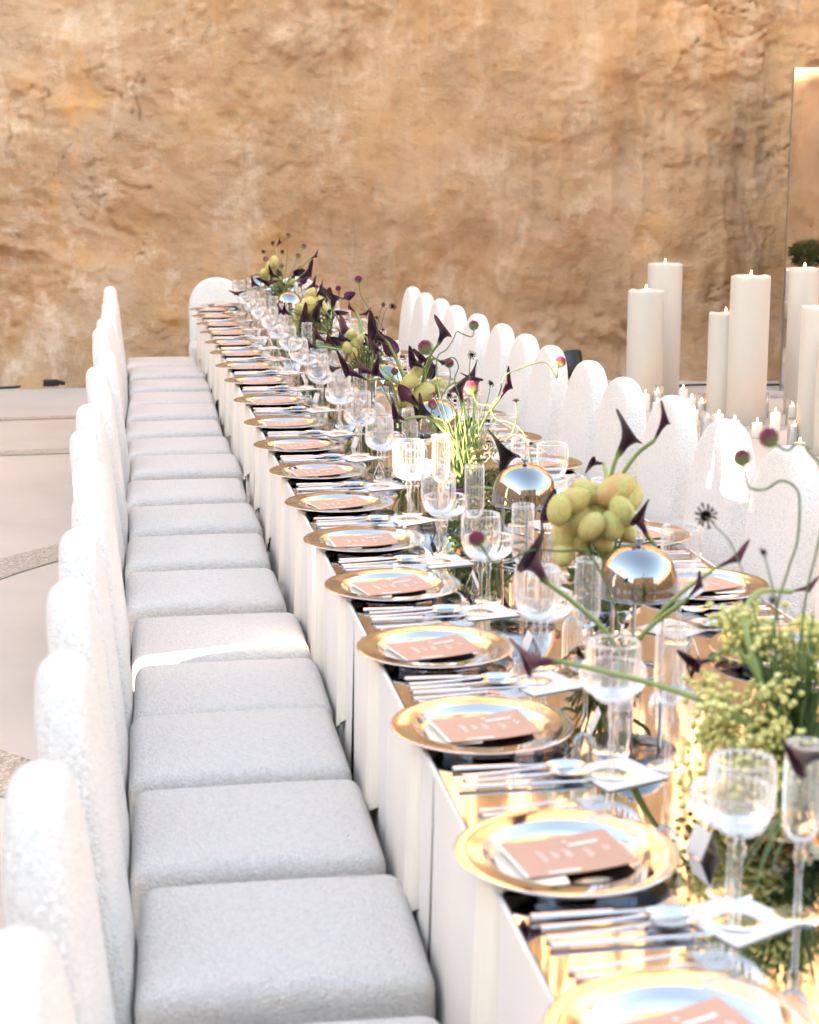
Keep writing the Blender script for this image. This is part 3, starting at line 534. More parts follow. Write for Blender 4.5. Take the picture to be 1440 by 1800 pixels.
HEADS= [('allium',4,(0.896,5.2,1.215),0.0229,[(0.896,5.2,1.215),(0.907,5.172,1.196),(0.934,5.144,1.18),(0.968,5.117,1.191),(0.979,5.089,1.166),(0.962,5.061,1.13),(0.972,5.033,1.077),(0.974,5.006,1.038),(0.954,4.978,0.982),(0.969,4.95,0.908)]),('allium',4,(1.068,5.3,1.272),0.0153,[(1.068,5.3,1.272),(1.061,5.261,1.256),(1.046,5.222,1.244),(1.013,5.183,1.255),(0.984,5.144,1.268),(0.968,5.106,1.253),(0.939,5.067,1.223),(0.901,5.028,1.196),(0.907,4.989,1.085),(0.964,4.95,0.909)]),('allium',4,(0.994,4.95,1.119),0.0203,[(0.994,4.95,1.119),(0.994,4.923,1.098),(0.999,4.896,1.081),(1.012,4.869,1.078),(1.025,4.842,1.08),(1.028,4.815,1.06),(1.036,4.788,1.045),(1.057,4.762,1.044),(1.085,4.735,1.032),(1.104,4.708,1.003),(1.11,4.681,0.958),(1.116,4.654,0.896),(1.117,4.627,0.828),(1.09,4.6,0.785)]),('allium',4,(1.275,5.0,1.186),0.0163,[(1.275,5.0,1.186),(1.265,4.995,1.163),(1.261,4.99,1.139),(1.238,4.985,1.173),(1.212,4.98,1.188),(1.146,4.975,1.171),(1.1,4.97,1.151),(1.08,4.965,1.098),(1.055,4.96,1.058),(1.022,4.955,0.998),(0.989,4.95,0.908)]),('allium',10,(0.603,2.95,1.104),0.0144,[(0.603,2.95,1.104),(0.615,2.95,1.085),(0.635,2.95,1.058),(0.663,2.95,1.062),(0.705,2.95,1.079),(0.764,2.95,1.075),(0.798,2.95,1.077),(0.822,2.95,1.056),(0.837,2.95,1.029),(0.857,2.95,0.985),(0.869,2.95,0.941),(0.881,2.95,0.875)]),('allium',1,(1.005,2.7,1.283),0.0143,[(1.005,2.7,1.283),(1.0,2.672,1.265),(0.999,2.644,1.243),(1.015,2.616,1.244),(1.03,2.588,1.263),(1.042,2.56,1.259),(1.041,2.532,1.241),(1.029,2.504,1.182),(1.005,2.476,1.144),(0.975,2.448,1.06),(0.983,2.42,0.921)]),('allium',1,(1.012,2.6,1.332),0.0156,[(1.012,2.6,1.332),(1.023,2.582,1.32),(1.031,2.564,1.317),(1.037,2.546,1.33),(1.043,2.528,1.331),(1.048,2.51,1.318),(1.056,2.492,1.304),(1.059,2.474,1.251),(1.043,2.456,1.183),(1.019,2.438,1.098),(1.001,2.42,0.92)]),('allium',6,(0.953,7.2,1.298),0.0156,[(0.953,7.2,1.298),(0.957,7.2,1.263),(0.964,7.2,1.229),(0.988,7.2,1.19),(1.013,7.2,1.144),(1.034,7.2,1.088),(0.999,7.2,0.958)]),('allium',7,(1.012,8.4,1.178),0.014,[(1.012,8.4,1.178),(1.03,8.525,1.138),(1.021,8.65,1.081),(1.023,8.775,0.983),(1.025,8.9,0.868)]),('allium',7,(0.946,8.8,1.16),0.0117,[(0.946,8.8,1.16),(0.955,8.833,1.111),(0.978,8.867,1.02),(1.01,8.9,0.868)]),('allium',8,(1.025,11.2,1.329),0.0166,[(1.025,11.2,1.329),(1.007,11.1,1.213),(0.976,11.0,0.984)]),('allium',8,(1.124,11.2,1.259),0.0167,[(1.124,11.2,1.259),(1.076,11.1,1.178),(0.976,11.0,0.984)]),('allium',8,(1.087,11.2,1.197),0.0167,[(1.087,11.2,1.197),(1.05,11.1,1.148),(0.976,11.0,0.984)]),('allium',8,(1.1,11.2,1.116),0.0167,[(1.1,11.2,1.116),(1.059,11.1,1.107),(0.976,11.0,0.984)]),('allium',8,(0.875,11.2,1.18),0.0166,[(0.875,11.2,1.18),(0.903,11.1,1.14),(0.976,11.0,0.984)]),('scabiosa',1,(0.962,2.75,1.174),0.0215,[(0.962,2.75,1.174),(0.951,2.668,1.174),(0.954,2.585,1.153),(0.966,2.502,1.055),(0.973,2.42,0.921)]),('scabiosa',1,(0.97,2.5,1.165),0.0099,[(0.97,2.5,1.165),(0.97,2.473,1.146),(0.982,2.447,1.06),(0.987,2.42,0.92)]),('scabiosa',1,(0.992,2.5,1.087),0.0099,[(0.992,2.5,1.087),(0.987,2.473,1.076),(0.989,2.447,1.014),(0.992,2.42,0.92)]),('scabiosa',4,(1.023,5.1,1.199),0.0148,[(1.023,5.1,1.199),(1.006,5.05,1.178),(0.994,5.0,1.047),(0.978,4.95,0.908)]),('scabiosa',4,(1.081,5.1,1.11),0.0131,[(1.081,5.1,1.11),(1.064,5.05,1.073),(1.022,5.0,0.977),(0.982,4.95,0.908)]),('scabiosa',4,(0.95,5.1,1.078),0.0148,[(0.95,5.1,1.078),(0.948,5.025,1.044),(0.964,4.95,0.909)]),('scabiosa',5,(1.03,5.8,1.082),0.0148,[(1.03,5.8,1.082),(1.028,5.85,1.039),(0.991,5.9,0.953)]),('scabiosa',6,(1.068,7.0,1.195),0.0188,[(1.068,7.0,1.195),(1.049,7.067,1.179),(1.034,7.133,1.09),(0.987,7.2,0.958)]),('scabiosa',6,(1.032,7.0,1.205),0.0129,[(1.032,7.0,1.205),(1.025,7.067,1.167),(1.015,7.133,1.066),(0.987,7.2,0.958)]),('scabiosa',6,(0.935,6.9,1.052),0.0139,[(0.935,6.9,1.052),(0.96,7.05,1.008),(0.987,7.2,0.958)]),('scabiosa',6,(1.0,6.9,1.056),0.0139,[(1.0,6.9,1.056),(1.008,7.05,1.008),(0.995,7.2,0.958)]),('scabiosa',8,(0.861,11.2,1.224),0.0185,[(0.861,11.2,1.224),(0.892,11.1,1.18),(0.969,11.0,0.984)]),('scabiosa',8,(0.925,11.2,1.279),0.0185,[(0.925,11.2,1.279),(0.93,11.1,1.207),(0.969,11.0,0.984)]),('scabiosa',8,(0.987,11.2,1.223),0.0185,[(0.987,11.2,1.223),(0.967,11.1,1.179),(0.969,11.0,0.984)]),('scabiosa',8,(0.978,11.2,1.132),0.0185,[(0.978,11.2,1.132),(0.962,11.1,1.134),(0.969,11.0,0.984)]),('scabiosa',8,(0.919,11.2,1.14),0.0185,[(0.919,11.2,1.14),(0.927,11.1,1.138),(0.969,11.0,0.984)])]
FRUITS= [(2,(0.902,3.412,1.076),0.0286,0.4),(2,(0.946,3.451,1.084),0.0266,0.2),(2,(0.995,3.415,1.094),0.0323,1),(2,(0.976,3.456,1.05),0.0327,0.3),(2,(0.915,3.431,1.029),0.0301,0.9),(2,(0.869,3.396,1.06),0.0273,0.1),(2,(0.895,3.452,0.994),0.0291,0.1),(2,(0.922,3.449,0.984),0.0242,0.3),(2,(0.98,3.386,1.025),0.0274,0),(2,(1.026,3.413,1.077),0.0276,0),(2,(1.002,3.386,1.056),0.0262,0.1),(2,(1.032,3.45,0.996),0.0207,0),(2,(0.969,3.447,0.988),0.017,0.7),(2,(0.892,3.438,0.958),0.0242,0.4),(2,(0.933,3.373,1.028),0.0261,0.1),(2,(0.974,3.42,0.986),0.0217,0.1),(5,(0.952,5.823,1.034),0.0277,0.2),(5,(0.977,5.833,1.068),0.0227,0),(5,(0.947,5.895,0.963),0.028,0.1),(5,(1.0,5.826,0.993),0.0337,0),(5,(0.928,5.865,1.001),0.0219,0.2),(5,(1.058,5.868,1.002),0.03,0),(5,(0.985,5.893,0.873),0.0221,0),(5,(0.964,5.874,0.935),0.022,0.3),(6,(0.907,7.106,1.075),0.0215,0.1),(6,(0.924,7.104,1.039),0.0215,0),(6,(0.886,7.073,1.022),0.0214,0),(6,(0.942,7.097,1.052),0.0191,0.1),(6,(0.912,7.089,1.0),0.0215,0),(6,(0.881,7.108,1.047),0.0167,0.2),(7,(0.942,8.99,1.115),0.0269,0.1),(7,(0.918,8.972,1.054),0.0388,0.5),(7,(0.874,8.951,1.03),0.0328,0.2),(7,(0.968,9.013,1.068),0.036,0.1),(7,(0.875,9.036,0.978),0.0301,0),(7,(0.993,8.976,1.041),0.0299,0),(7,(0.86,9.014,0.926),0.0271,0.1),(7,(0.899,9.034,0.989),0.0271,0),(7,(0.946,9.048,1.006),0.0272,0.2),(8,(0.895,11.097,1.131),0.033,0.1),(8,(0.853,11.076,1.093),0.0293,0),(8,(0.918,11.05,1.169),0.0292,0.1),(8,(0.993,11.106,0.998),0.0332,0.2),(8,(0.965,11.129,0.96),0.0332,0),(8,(0.943,11.074,1.041),0.0293,0),(8,(0.879,11.144,1.048),0.0295,0.1),(8,(1.028,11.073,1.029),0.0257,0)]

def calla_mesh(name, m):
    P = []; nt, na = 18, 32
    for i in range(nt + 1):
        q = i / nt; row = []
        for j in range(na + 1):
            u = j / na; a = -math.pi * 1.06 + 2 * math.pi * 1.06 * u; c = (1 + math.cos(a)) / 2        # c=1 at the pointed back of the lip
            f = max(0, (q - .40) / .60)
            z = q * (.62 + .30 * c ** 1.3); r = .075 + .13 * q ** .8 + .24 * f ** 1.9
            r *= 1 + .07 * math.sin(2 * a + 1.1) * f
            off = .035 * (u - .5)
            x = math.cos(a) * (r + off); y = math.sin(a) * (r + off) * (1 + .10 * f)
            tip = c ** 5 * f ** 2.4                                                  # the back of the lip is drawn out into a curled point
            y *= 1 - .30 * c ** 3 * f ** 3
            x += .30 * tip; z += .13 * tip
            roll = max(0, (q - .84) / .16)
            x += math.cos(a) * .075 * roll * (1 - c ** 4); y += math.sin(a) * .085 * roll; z -= .05 * roll ** 2 * (1 - c ** 3)
            x += .16 * q * q - .08 * f * f * (1 - c) ** 2
            row.append((x, y, z))
        P.append(row)
    b = MB().grid(P); n0 = len(b.f); b.grid([[(p[0] * .96, p[1] * .96, p[2] + .006) for p in r][::-1] for r in P[1:]]); n1 = len(b.f)
    b.tube([(0, 0, .05), (.0, 0, .3), (.01, 0, .50)], .05, 8, .025)
    me = b.mesh(name, m); me.materials.append(M['calla_in'])
    for i in range(n0, n1): me.polygons[i].material_index = 1
    return me
CALLA = {'black': calla_mesh('calla_lily', M['calla_b']), 'plum': calla_mesh('calla_lily', M['calla_p'])}
def allium_mesh():
    b = MB(); bm = bmesh.new(); bmesh.ops.create_icosphere(bm, subdivisions=2, radius=.80); b.add([v.co[:] for v in bm.verts], [[v.index for v in f.verts] for f in bm.faces]); bm.free()
    n = 260; r = random.Random(5)
    for i in range(n):
        z = 1 - 2 * (i + .5) / n; a = i * 2.39996; d = Vector((math.sqrt(1 - z * z) * math.cos(a), math.sqrt(1 - z * z) * math.sin(a), z)); u = d.orthogonal().normalized(); w = d.cross(u)
        L = r.uniform(.96, 1.14); k = .075
        b.add([tuple(d * .72 + u * k), tuple(d * .72 - u * .5 * k + w * .87 * k), tuple(d * .72 - u * .5 * k - w * .87 * k), tuple(d * L * .95 + u * k * .8), tuple(d * L * .95 - u * .5 * k + w * k * .7), tuple(d * L * .95 - u * .5 * k - w * k * .7), tuple(d * L)],
            [(0, 1, 4, 3), (1, 2, 5, 4), (2, 0, 3, 5), (3, 4, 6), (4, 5, 6), (5, 3, 6)])
    return b.mesh('allium_head', M['allium'])
def scab_mesh():
    b = MB(); r = random.Random(9)
    for k in range(3):
        n = 12 - 2 * k
        for i in range(n):
            a = 2 * math.pi * (i + .5 * k) / n + r.uniform(-.1, .1); L = (1 - .25 * k) * r.uniform(.88, 1.1); wd = 2.6 / n * L; P = []
            for s in range(4):
                q = s / 3; rr = .18 + (L - .18) * q; h = .10 + .20 * k + .16 * math.sin(q * 2.6) + r.uniform(-.03, .03)
                P.append([(rr * math.cos(a + wd * e * (.35 + .65 * q)), rr * math.sin(a + wd * e * (.35 + .65 * q)), h + .07 * abs(e) * q) for e in (-.55, -.2, .2, .55)])
            b.grid(P); b.grid([[(p[0], p[1], p[2] - .02) for p in q][::-1] for q in P])
    for i in range(60):
        a = i * 2.4; rr = .36 * math.sqrt(i / 60); b.tube([(rr * math.cos(a), rr * math.sin(a), .1), (rr * 1.15 * math.cos(a), rr * 1.15 * math.sin(a), .62 - rr * .4)], .03, 4)
    b.lathe([(0, -.22), (.14, -.15), (.34, .02), (.45, .12), (.2, .2), (0, .22)], 14)
    return b.mesh('scabiosa_head', M['scab'])
def fruit_mesh():
    bm = bmesh.new(); bmesh.ops.create_icosphere(bm, subdivisions=3, radius=1.); b = MB()
    V = []
    for v in bm.verts:
        a = math.atan2(v.co.y, v.co.x); s = 1 + .022 * math.cos(9 * a) * (1 - v.co.z ** 2) + .05 * mnoise.noise(v.co * 1.3); V.append((v.co.x * s, v.co.y * s, v.co.z * s * 1.12))
    b.add(V, [[v.index for v in f.verts] for f in bm.faces]); r = random.Random(2)
    for i in range(420):                                        # soft bristles on the skin
        v = Vector(V[r.randrange(len(V))]); d = v.normalized(); u = d.orthogonal().normalized(); e = v + d * .13 + Vector((r.uniform(-.05, .05), r.uniform(-.05, .05), 0))
        b.add([tuple(v + u * .018), tuple(v - u * .018), tuple(e)], [(0, 1, 2)])
    b.tube([(0, 0, 1.08), (.03, 0, 1.3)], .06, 6); bm.free(); return b.mesh('balloon_fruit', M['fruit'])
ALL, SCA, FRU = allium_mesh(), scab_mesh(), fruit_mesh()
BOWL = lambda m, s: MB().lathe([(0, .004), (.03, .004), (.034, .001), (.036, .004), (.030, .012), (.045, .045), (.072, .040), (.086, .060), (.088, .062), (.086, .063), (.070, .046), (.04, .03), (0, .027)], 48).mesh('bowl', m)
ARR = {1: ((1.00, 2.42), 'near arrangement of yellow green seed heads, grass and plum callas at the right edge'), 2: ((1.00, 3.50), 'arrangement of large hairy green balloon fruits with orange blush and dark callas'),
    3: ((.95, 4.58), 'mossy green arrangement with black callas left of the second dome'), 4: ((.975, 4.95), 'upright tuft of green grass with plum callas and curling purple alliums'), 5: ((.97, 5.90), 'pale green balloon fruit bunch with black callas behind the third dome'),
    6: ((.985, 7.20), 'loose green arrangement with plum callas and a tall allium beside the fifth dome'), 7: ((.965, 9.00), 'bunch of yellow green balloon fruits topped by three black callas'), 10: ((.885, 2.95), 'three slender plum callas and a red allium in a small ribbed bud vase'), 8: ((.96, 11.05), 'farthest flower arrangement with many tiny dark blooms near the rock face')}
ROOT = {}
for k, ((x, y), lab) in ARR.items():
    t = thing('floral_arrangement', (x, y, TZ + .001), lab, 'flowers', 'flower arrangements down the table centre'); ROOT[k] = t
    if k == 10: ob('bud_vase', MB().lathe([(0, .003), (.012, .003), (.015, .006), (.0155, .03), (.012, .065), (.014, .08), (.0128, .08), (.011, .06), (.0135, .01), (0, .007)], 72, (14, 3, 5, .05)).mesh('bud_vase', M['ribbed']), t)
    else: ob('bowl', BOWL(M['gold'] if k in (1, 3) else M['silver'], 1), t, (0, 0, 0), scale=(1.0, 1.0, 1.1))
def inv_of(t): return Matrix.Translation(t.location).inverted()
def part_world(name, me, t, Mw):
    o = bpy.data.objects.new(name, me); COL.objects.link(o); o.parent = t; o.matrix_parent_inverse = inv_of(t); o.matrix_basis = Mw; return o
def sub_world(name, me, p, Mw):
    o = bpy.data.objects.new(name, me); COL.objects.link(o); o.parent = p; o.matrix_parent_inverse = Mw.inverted(); return o
def frame(z, hint):
    z = z.normalized(); x = (hint - z * hint.dot(z)).normalized(); y = z.cross(x); return Matrix((x, y, z)).transposed()
def to_bowl(st, k):                          # run the stem's last point down into the bowl
    c = ROOT[k].location; e = Vector(st[-1]); b = Vector((c.x + (e.x - c.x) * .3, c.y + (e.y - c.y) * .3, TZ + .045))
    return [Vector(p) for p in st] + ([b] if (e - b).length > .02 else [])
for n_, (k, b, tp, st, w, colr) in enumerate(CALLAS):
    b, tp = Vector(b), Vector(tp); ax = tp - b; L = ax.length; side_ = Vector((0.9, -.35, .25)) if ax.x < 0 else Vector((-.5, -.6, .5))
    pr = ax.cross(Vector((.16, .98, -.1))).normalized() * (1 if random.random() < .7 else -1)      # most blooms are seen in profile, mouth to one side
    if pr.z < 0 and random.random() < .8: pr = -pr
    hint = pr + Vector((random.uniform(-.3, .3), -.45 if random.random() < .6 else .35, random.uniform(-.2, .3)))
    Rm = frame(ax, hint).to_4x4(); s = L * w / .74
    Mw = Matrix.Translation(b) @ Rm @ Matrix.Diagonal((s, s, L * 1.02, 1))
    o = part_world('calla_lily', CALLA[colr], ROOT[k], Mw)
    pts = smooth_path(to_bowl(st, k), 5); rs = .0036 if w < .3 else .0044
    sub_world('stem', MB().tube(pts, rs, 8, rs * 1.15).mesh('stem', M['stem']), o, Mw)
for kind, k, c, r, st in HEADS:
    c = Vector(c); pts = to_bowl(st, k); up = (c - Vector(pts[1])).normalized() if kind == 'allium' else Vector((random.uniform(-.7, .5), -.6, random.uniform(.1, .7))).normalized()
    if kind == 'allium': up = (up + Vector((0, 0, .6))).normalized()
    Mw = Matrix.Translation(c) @ frame(up, Vector((1, .3, .1))).to_4x4() @ Matrix.Diagonal((r, r, r, 1))
    o = part_world('allium_head' if kind == 'allium' else 'scabiosa_head', ALL if kind == 'allium' else SCA, ROOT[k], Mw)
    sub_world('stem', MB().tube(smooth_path(pts, 6), .0021 if kind == 'allium' else .0014, 6).mesh('stem', M['stem_d']), o, Mw)
for k, p, r, o_ in FRUITS:
    Mw = Matrix.Translation(Vector(p)) @ Matrix.Rotation(random.uniform(0, 6), 4, 'Z') @ Matrix.Rotation(random.uniform(-1.1, 1.1), 4, 'X') @ Matrix.Diagonal((r * .95, r * .95, r * random.uniform(1.08, 1.3), 1))
    o = part_world('balloon_fruit', FRU, ROOT[k], Mw); o.color = (1, 1, 1, .25 + .75 * o_)
# fuller far bouquets: further callas and dark buds of the same kinds
rx = random.Random(21)
for k, n, sp in ((4, 3, .13), (5, 5, .15), (6, 7, .17), (7, 8, .17), (8, 9, .19)):
    c = ROOT[k].location
    for i in range(n):
        b = Vector((c.x + rx.uniform(-sp, sp), c.y + rx.uniform(-sp, sp), TZ + rx.uniform(.17, .32))); ax = Vector((b.x - c.x, (b.y - c.y) * .6, rx.uniform(-.02, .14))).normalized(); L = rx.uniform(.065, .10); w = rx.uniform(.34, .5); s = L * w / .74
        Mw = Matrix.Translation(b) @ frame(ax, Vector((rx.uniform(-1, 1), -.4, rx.uniform(.1, 1)))).to_4x4() @ Matrix.Diagonal((s, s, L, 1)); o = part_world('calla_lily', CALLA[rx.choice(('plum', 'plum', 'black'))], ROOT[k], Mw)
        sub_world('stem', MB().tube(smooth_path([b, b - ax * .05, Vector((c.x * .7 + b.x * .3, c.y * .7 + b.y * .3, TZ + .10)), (c.x, c.y, TZ + .045)], 5), .0036, 7).mesh('stem', M['stem']), o, Mw)
    for i in range(4):
        p = Vector((c.x + rx.uniform(-sp, sp), c.y + rx.uniform(-sp, sp), TZ + rx.uniform(.24, .40))); al = rx.random() < .5; r = rx.uniform(.012, .017); Mw = Matrix.Translation(p) @ Matrix.Diagonal((r, r, r, 1)); o = part_world('allium_head' if al else 'scabiosa_head', ALL if al else SCA, ROOT[k], Mw)
        sub_world('stem', MB().tube(smooth_path([p, p + Vector((rx.uniform(-.04, .04), rx.uniform(-.04, .04), -.08)), Vector((c.x * .6 + p.x * .4, c.y * .6 + p.y * .4, TZ + .14)), (c.x, c.y, TZ + .045)], 6), .0017, 6).mesh('stem', M['stem_d']), o, Mw)
# stalks that carry the fruit bunches
for k in (2, 5, 6, 7, 8):
    ps = [Vector(p) for kk, p, r, o_ in FRUITS if kk == k]; c = ROOT[k].location; b = MB()
    for p in ps: b.tube(smooth_path([p, p * .5 + Vector((c.x, c.y, TZ + .12)) * .5, (c.x, c.y, TZ + .04)], 4), .0025, 5)
    o = part_world('fruit_stalks', b.mesh('fruit_stalks', M['stem']), ROOT[k], Matrix.Identity(4)); o['kind'] = 'stuff'
def blades(k, c, n, h, spread, wid, m, name, droop=.5, seed=1):
    r = random.Random(seed); b = MB()
    for i in range(n):
        a = r.uniform(0, 6.283); L = h * r.uniform(.45, 1.08); s = spread * r.uniform(.1, 1.) ; w = wid * r.uniform(.6, 1.1); o = Vector((c[0] + r.uniform(-.022, .045), c[1] + r.uniform(-.022, .045), c[2])); d = Vector((math.cos(a), math.sin(a), 0)); u = Vector((-d.y, d.x, 0)); P = []
        for j in range(8):
            q = j / 7; p = o + d * s * q ** 1.6 + Vector((0, 0, L * (q - droop * s / max(h, .01) * q ** 3))); ww = w * (1 - q ** 2.2) + .0003
            P.append([tuple(p - u * ww), tuple(p + d * ww * .4), tuple(p + u * ww)])
        b.grid(P)
    o = part_world(name, b.mesh(name, m), ROOT[k], Matrix.Identity(4)); o['kind'] = 'stuff'
blades(1, (1.0, 2.42, TZ + .05), 150, .30, .15, .0030, M['grass'], 'grass_tuft', .6, 1)
blades(1, (.99, 2.30, TZ + .045), 90, .10, .26, .0024, M['grass'], 'trailing_grass', 1.0, 5)
blades(4, (.975, 4.95, TZ + .05), 120, .27, .10, .0030, M['grass'], 'grass_tuft', .5, 2)
blades(4, (.975, 4.95, TZ + .05), 46, .20, .34, .0008, M['stem'], 'grass_wisps', .35, 3)
blades(5, (.97, 5.90, TZ + .05), 40, .22, .32, .0008, M['stem'], 'grass_wisps', .4, 4)
blades(6, (.985, 7.2, TZ + .05), 60, .22, .16, .0012, M['grass'], 'grass_tuft', .5, 6)
blades(3, (.90, 4.25, TZ + .02), 26, .18, .24, .0009, M['stem'], 'grass_wisps', .5, 7)
for k in (7, 8): blades(k, tuple(ROOT[k].location + Vector((0, 0, .04))), 60, .24, .12, .0018, M['grass'], 'grass_tuft', .4, 10 + k)
bm = bmesh.new(); bmesh.ops.create_icosphere(bm, subdivisions=1, radius=1.); IV = [Vector(v.co) for v in bm.verts]; IF = [[v.index for v in f.verts] for f in bm.faces]; bm.free()
def berries(k, sprays, m, name, rad, seed, per=26):
    r = random.Random(seed); b = MB(); st = MB()
    for (c, e) in sprays:
        c = Vector(c); root = ROOT[k].location + Vector((0, 0, .05)); st.tube(smooth_path([root, root * .5 + c * .5 + Vector((0, 0, .03)), c], 4), .0014, 5)
        for i in range(per):
            p = c + Vector((r.gauss(0, e), r.gauss(0, e), r.gauss(0, e * .85))); s = rad * r.uniform(.6, 1.15)
            if p.z < TZ + .012: p.z = TZ + .012
            b.add([tuple(p + v * s) for v in IV], IF)
            if i % 3 == 0: st.tube([c, p], .0006, 3)
    o = part_world(name, b.mesh(name, m), ROOT[k], Matrix.Identity(4)); o['kind'] = 'stuff'
    o = part_world('spray_stems', st.mesh('spray_stems', M['stem']), ROOT[k], Matrix.Identity(4)); o['kind'] = 'stuff'
r = random.Random(11); spr = []
for i in range(40):
    q = r.random(); spr.append(((.845 + .13 * r.random() ** .8, 2.44 + r.uniform(-.09, .12), .785 + .20 * r.random() ** 1.1), .0155))
for i in range(12): spr.append(((.93 + r.uniform(-.02, .05), 2.50 + r.uniform(-.05, .05), 1.00 + r.uniform(-.02, .06)), .014))
for i in range(12): spr.append(((1.045 + r.uniform(-.03, .04), 2.48 + r.uniform(-.05, .05), .98 + r.uniform(-.05, .07)), .013))
berries(1, spr, M['seed'], 'seed_heads', .0060, 12, 26)
def leaves(k, c, ext, n, size, m, name, seed):
    r = random.Random(seed); b = MB()
    for i in range(n):
        d = Vector((r.gauss(0, 1), r.gauss(0, 1), r.gauss(0, 1))).normalized() * (.55 + .45 * r.random()); p = Vector((c[0] + d.x * ext[0], c[1] + d.y * ext[1], c[2] + d.z * ext[2]))
        if p.z < TZ + .02: continue
        z = Vector((d.x + r.uniform(-.7, .7), d.y + r.uniform(-.7, .7), d.z + r.uniform(-.3, 1.))).normalized(); u = z.orthogonal().normalized(); w = z.cross(u); s = size * r.uniform(.6, 1.3)
        b.add([tuple(p), tuple(p + z * s * .5 + u * s * .32 + w * s * .06), tuple(p + z * s), tuple(p + z * s * .5 - u * s * .32 + w * s * .06)], [(0, 1, 2, 3)])
    o = part_world(name, b.mesh(name, m, False), ROOT[k], Matrix.Identity(4)); o['kind'] = 'stuff'
leaves(3, (.95, 4.58, .85), (.085, .13, .085), 1500, .016, M['moss'], 'moss_mound', 3)
leaves(3, (.985, 4.66, .92), (.055, .07, .12), 420, .013, M['twig'], 'dry_filler', 4)
leaves(3, (.865, 4.40, .80), (.05, .06, .035), 500, .013, M['moss'], 'moss_mound', 5)
leaves(6, (.985, 7.15, .93), (.09, .10, .08), 420, .020, M['moss'], 'foliage', 6)
leaves(2, (1.0, 3.5, .86), (.08, .09, .09), 500, .022, M['moss'], 'foliage', 7)
leaves(5, (.97, 5.9, .86), (.07, .08, .08), 300, .020, M['moss'], 'foliage', 8)
for k in (7, 8): leaves(k, (.96, ROOT[k].location.y, .90), (.08, .12, .11), 420, .024, M['moss'], 'foliage', 10 + k)

# ------------------------------------------------------------------ candles on the floor
FL = MB().lathe([(0, 0), (.30, .06), (.45, .18), (.42, .36), (.26, .62), (.10, .86), (0, 1.)], 14).mesh('flame', M['flame'])
def soften(me, z0, amp, seed):
    for v in me.vertices:
        if v.co.z > z0: v.co.z += amp * mnoise.noise(Vector((v.co.x * 14 + seed, v.co.y * 14, 0))); v.co.x *= 1 + amp * .6 * mnoise.noise(Vector((v.co.y * 20, seed, 1))); v.co.y *= 1 + amp * .6 * mnoise.noise(Vector((v.co.x * 20, seed, 2)))
    return me
def pillar(x, y, r, h, lab, i):
    t = thing('pillar_candle', (x, y, 0), lab, 'candle', 'pillar candles on the floor', random.uniform(0, 6))
    prof = [(0, .002), (r - .006, .002), (r, .008), (r * 1.002, h * .5), (r, h - .03), (r, h - .008), (r - .004, h), (r - .012, h - .001), (r - .020, h - .012), (r * .6, h - .026), (.02, h - .030), (0, h - .030)]
    ob('wax_body', soften(MB().lathe(prof, 56).mesh('wax_body', M['wax']), h - .02, .010, i * 3.7), t)
    w = ob('wick', MB().tube([(0, 0, h - .032), (.001, .001, h - .006), (.004, .001, h + .008)], .0026, 6).mesh('wick', M['wick']), t)
    ob('flame', FL, w, (.003, 0, h - .002), scale=(.014, .014, .042))
for i, (x, y, r, h, lab) in enumerate([(3.806, 12.371, .136, .865, 'ivory pillar candle of middle height standing at the left of the group'), (4.133, 12.955, .135, 1.026, 'tall ivory pillar candle behind the leftmost one near the rock face'),
    (4.228, 11.324, .136, 1.03, 'tallest ivory pillar candle in the middle of the group'), (4.125, 11.52, .115, .76, 'shorter ivory pillar candle half hidden behind the tallest one'), (4.776, 11.72, .108, 1.057, 'slim greyish pillar candle in front of the mirror'),
    (4.337, 10.296, .139, .897, 'wide ivory pillar candle at the right edge of the picture'), (4.294, 9.965, .117, .707, 'low ivory pillar candle cut by the right edge of the picture')]): pillar(x, y, r, h, lab, i)
VO = [(4.099, 12.323), (3.999, 11.60), (3.84, 11.30), (3.96, 11.12), (4.446, 11.569), (4.077, 10.697), (4.306, 10.963), (4.185, 10.321), (3.62, 12.05), (3.72, 12.05), (3.83, 12.1), (4.035, 9.85), (3.886, 10.606), (3.75, 10.75), (4.007, 11.845), (4.40, 10.70), (4.52, 11.2), (3.68, 11.62)]
vl = ['behind the left pillar pair, nearest the rock face', 'just left of the tallest pillar candle, rear one', 'leftmost of the pair beside the tallest pillar', 'touching the left foot of the tallest pillar', 'right of the tallest pillar, farther back', 'in front of the tallest pillar, to its right', 'between the tallest pillar and the slim grey one', 'at the left foot of the wide right pillar', 'leftmost of three flames before the left pillar', 'middle of three flames before the left pillar', 'rightmost of three flames before the left pillar', 'nearest the camera beside the low right pillar', 'in front of the tallest pillar, to its left', 'behind the chair tops left of the tallest pillar', 'between the left pillars and the tallest pillar', 'left of the wide right pillar, farther back', 'at the foot of the slim grey pillar', 'below the left pillar, just above the chair backs']
VB = MB().lathe([(0, .001), (.033, .001), (.035, .004), (.035, .108), (.033, .112), (.028, .110), (.012, .102), (0, .101)], 32).mesh('wax_body', M['votive'])
VG = MB().lathe([(.040, .0008), (.0435, .004), (.0435, .15), (.0428, .15), (.0425, .005)], 36).mesh('glass_holder', M['glass']); VW = MB().tube([(0, 0, .100), (.001, 0, .118)], .0016, 5).mesh('wick', M['wick'])
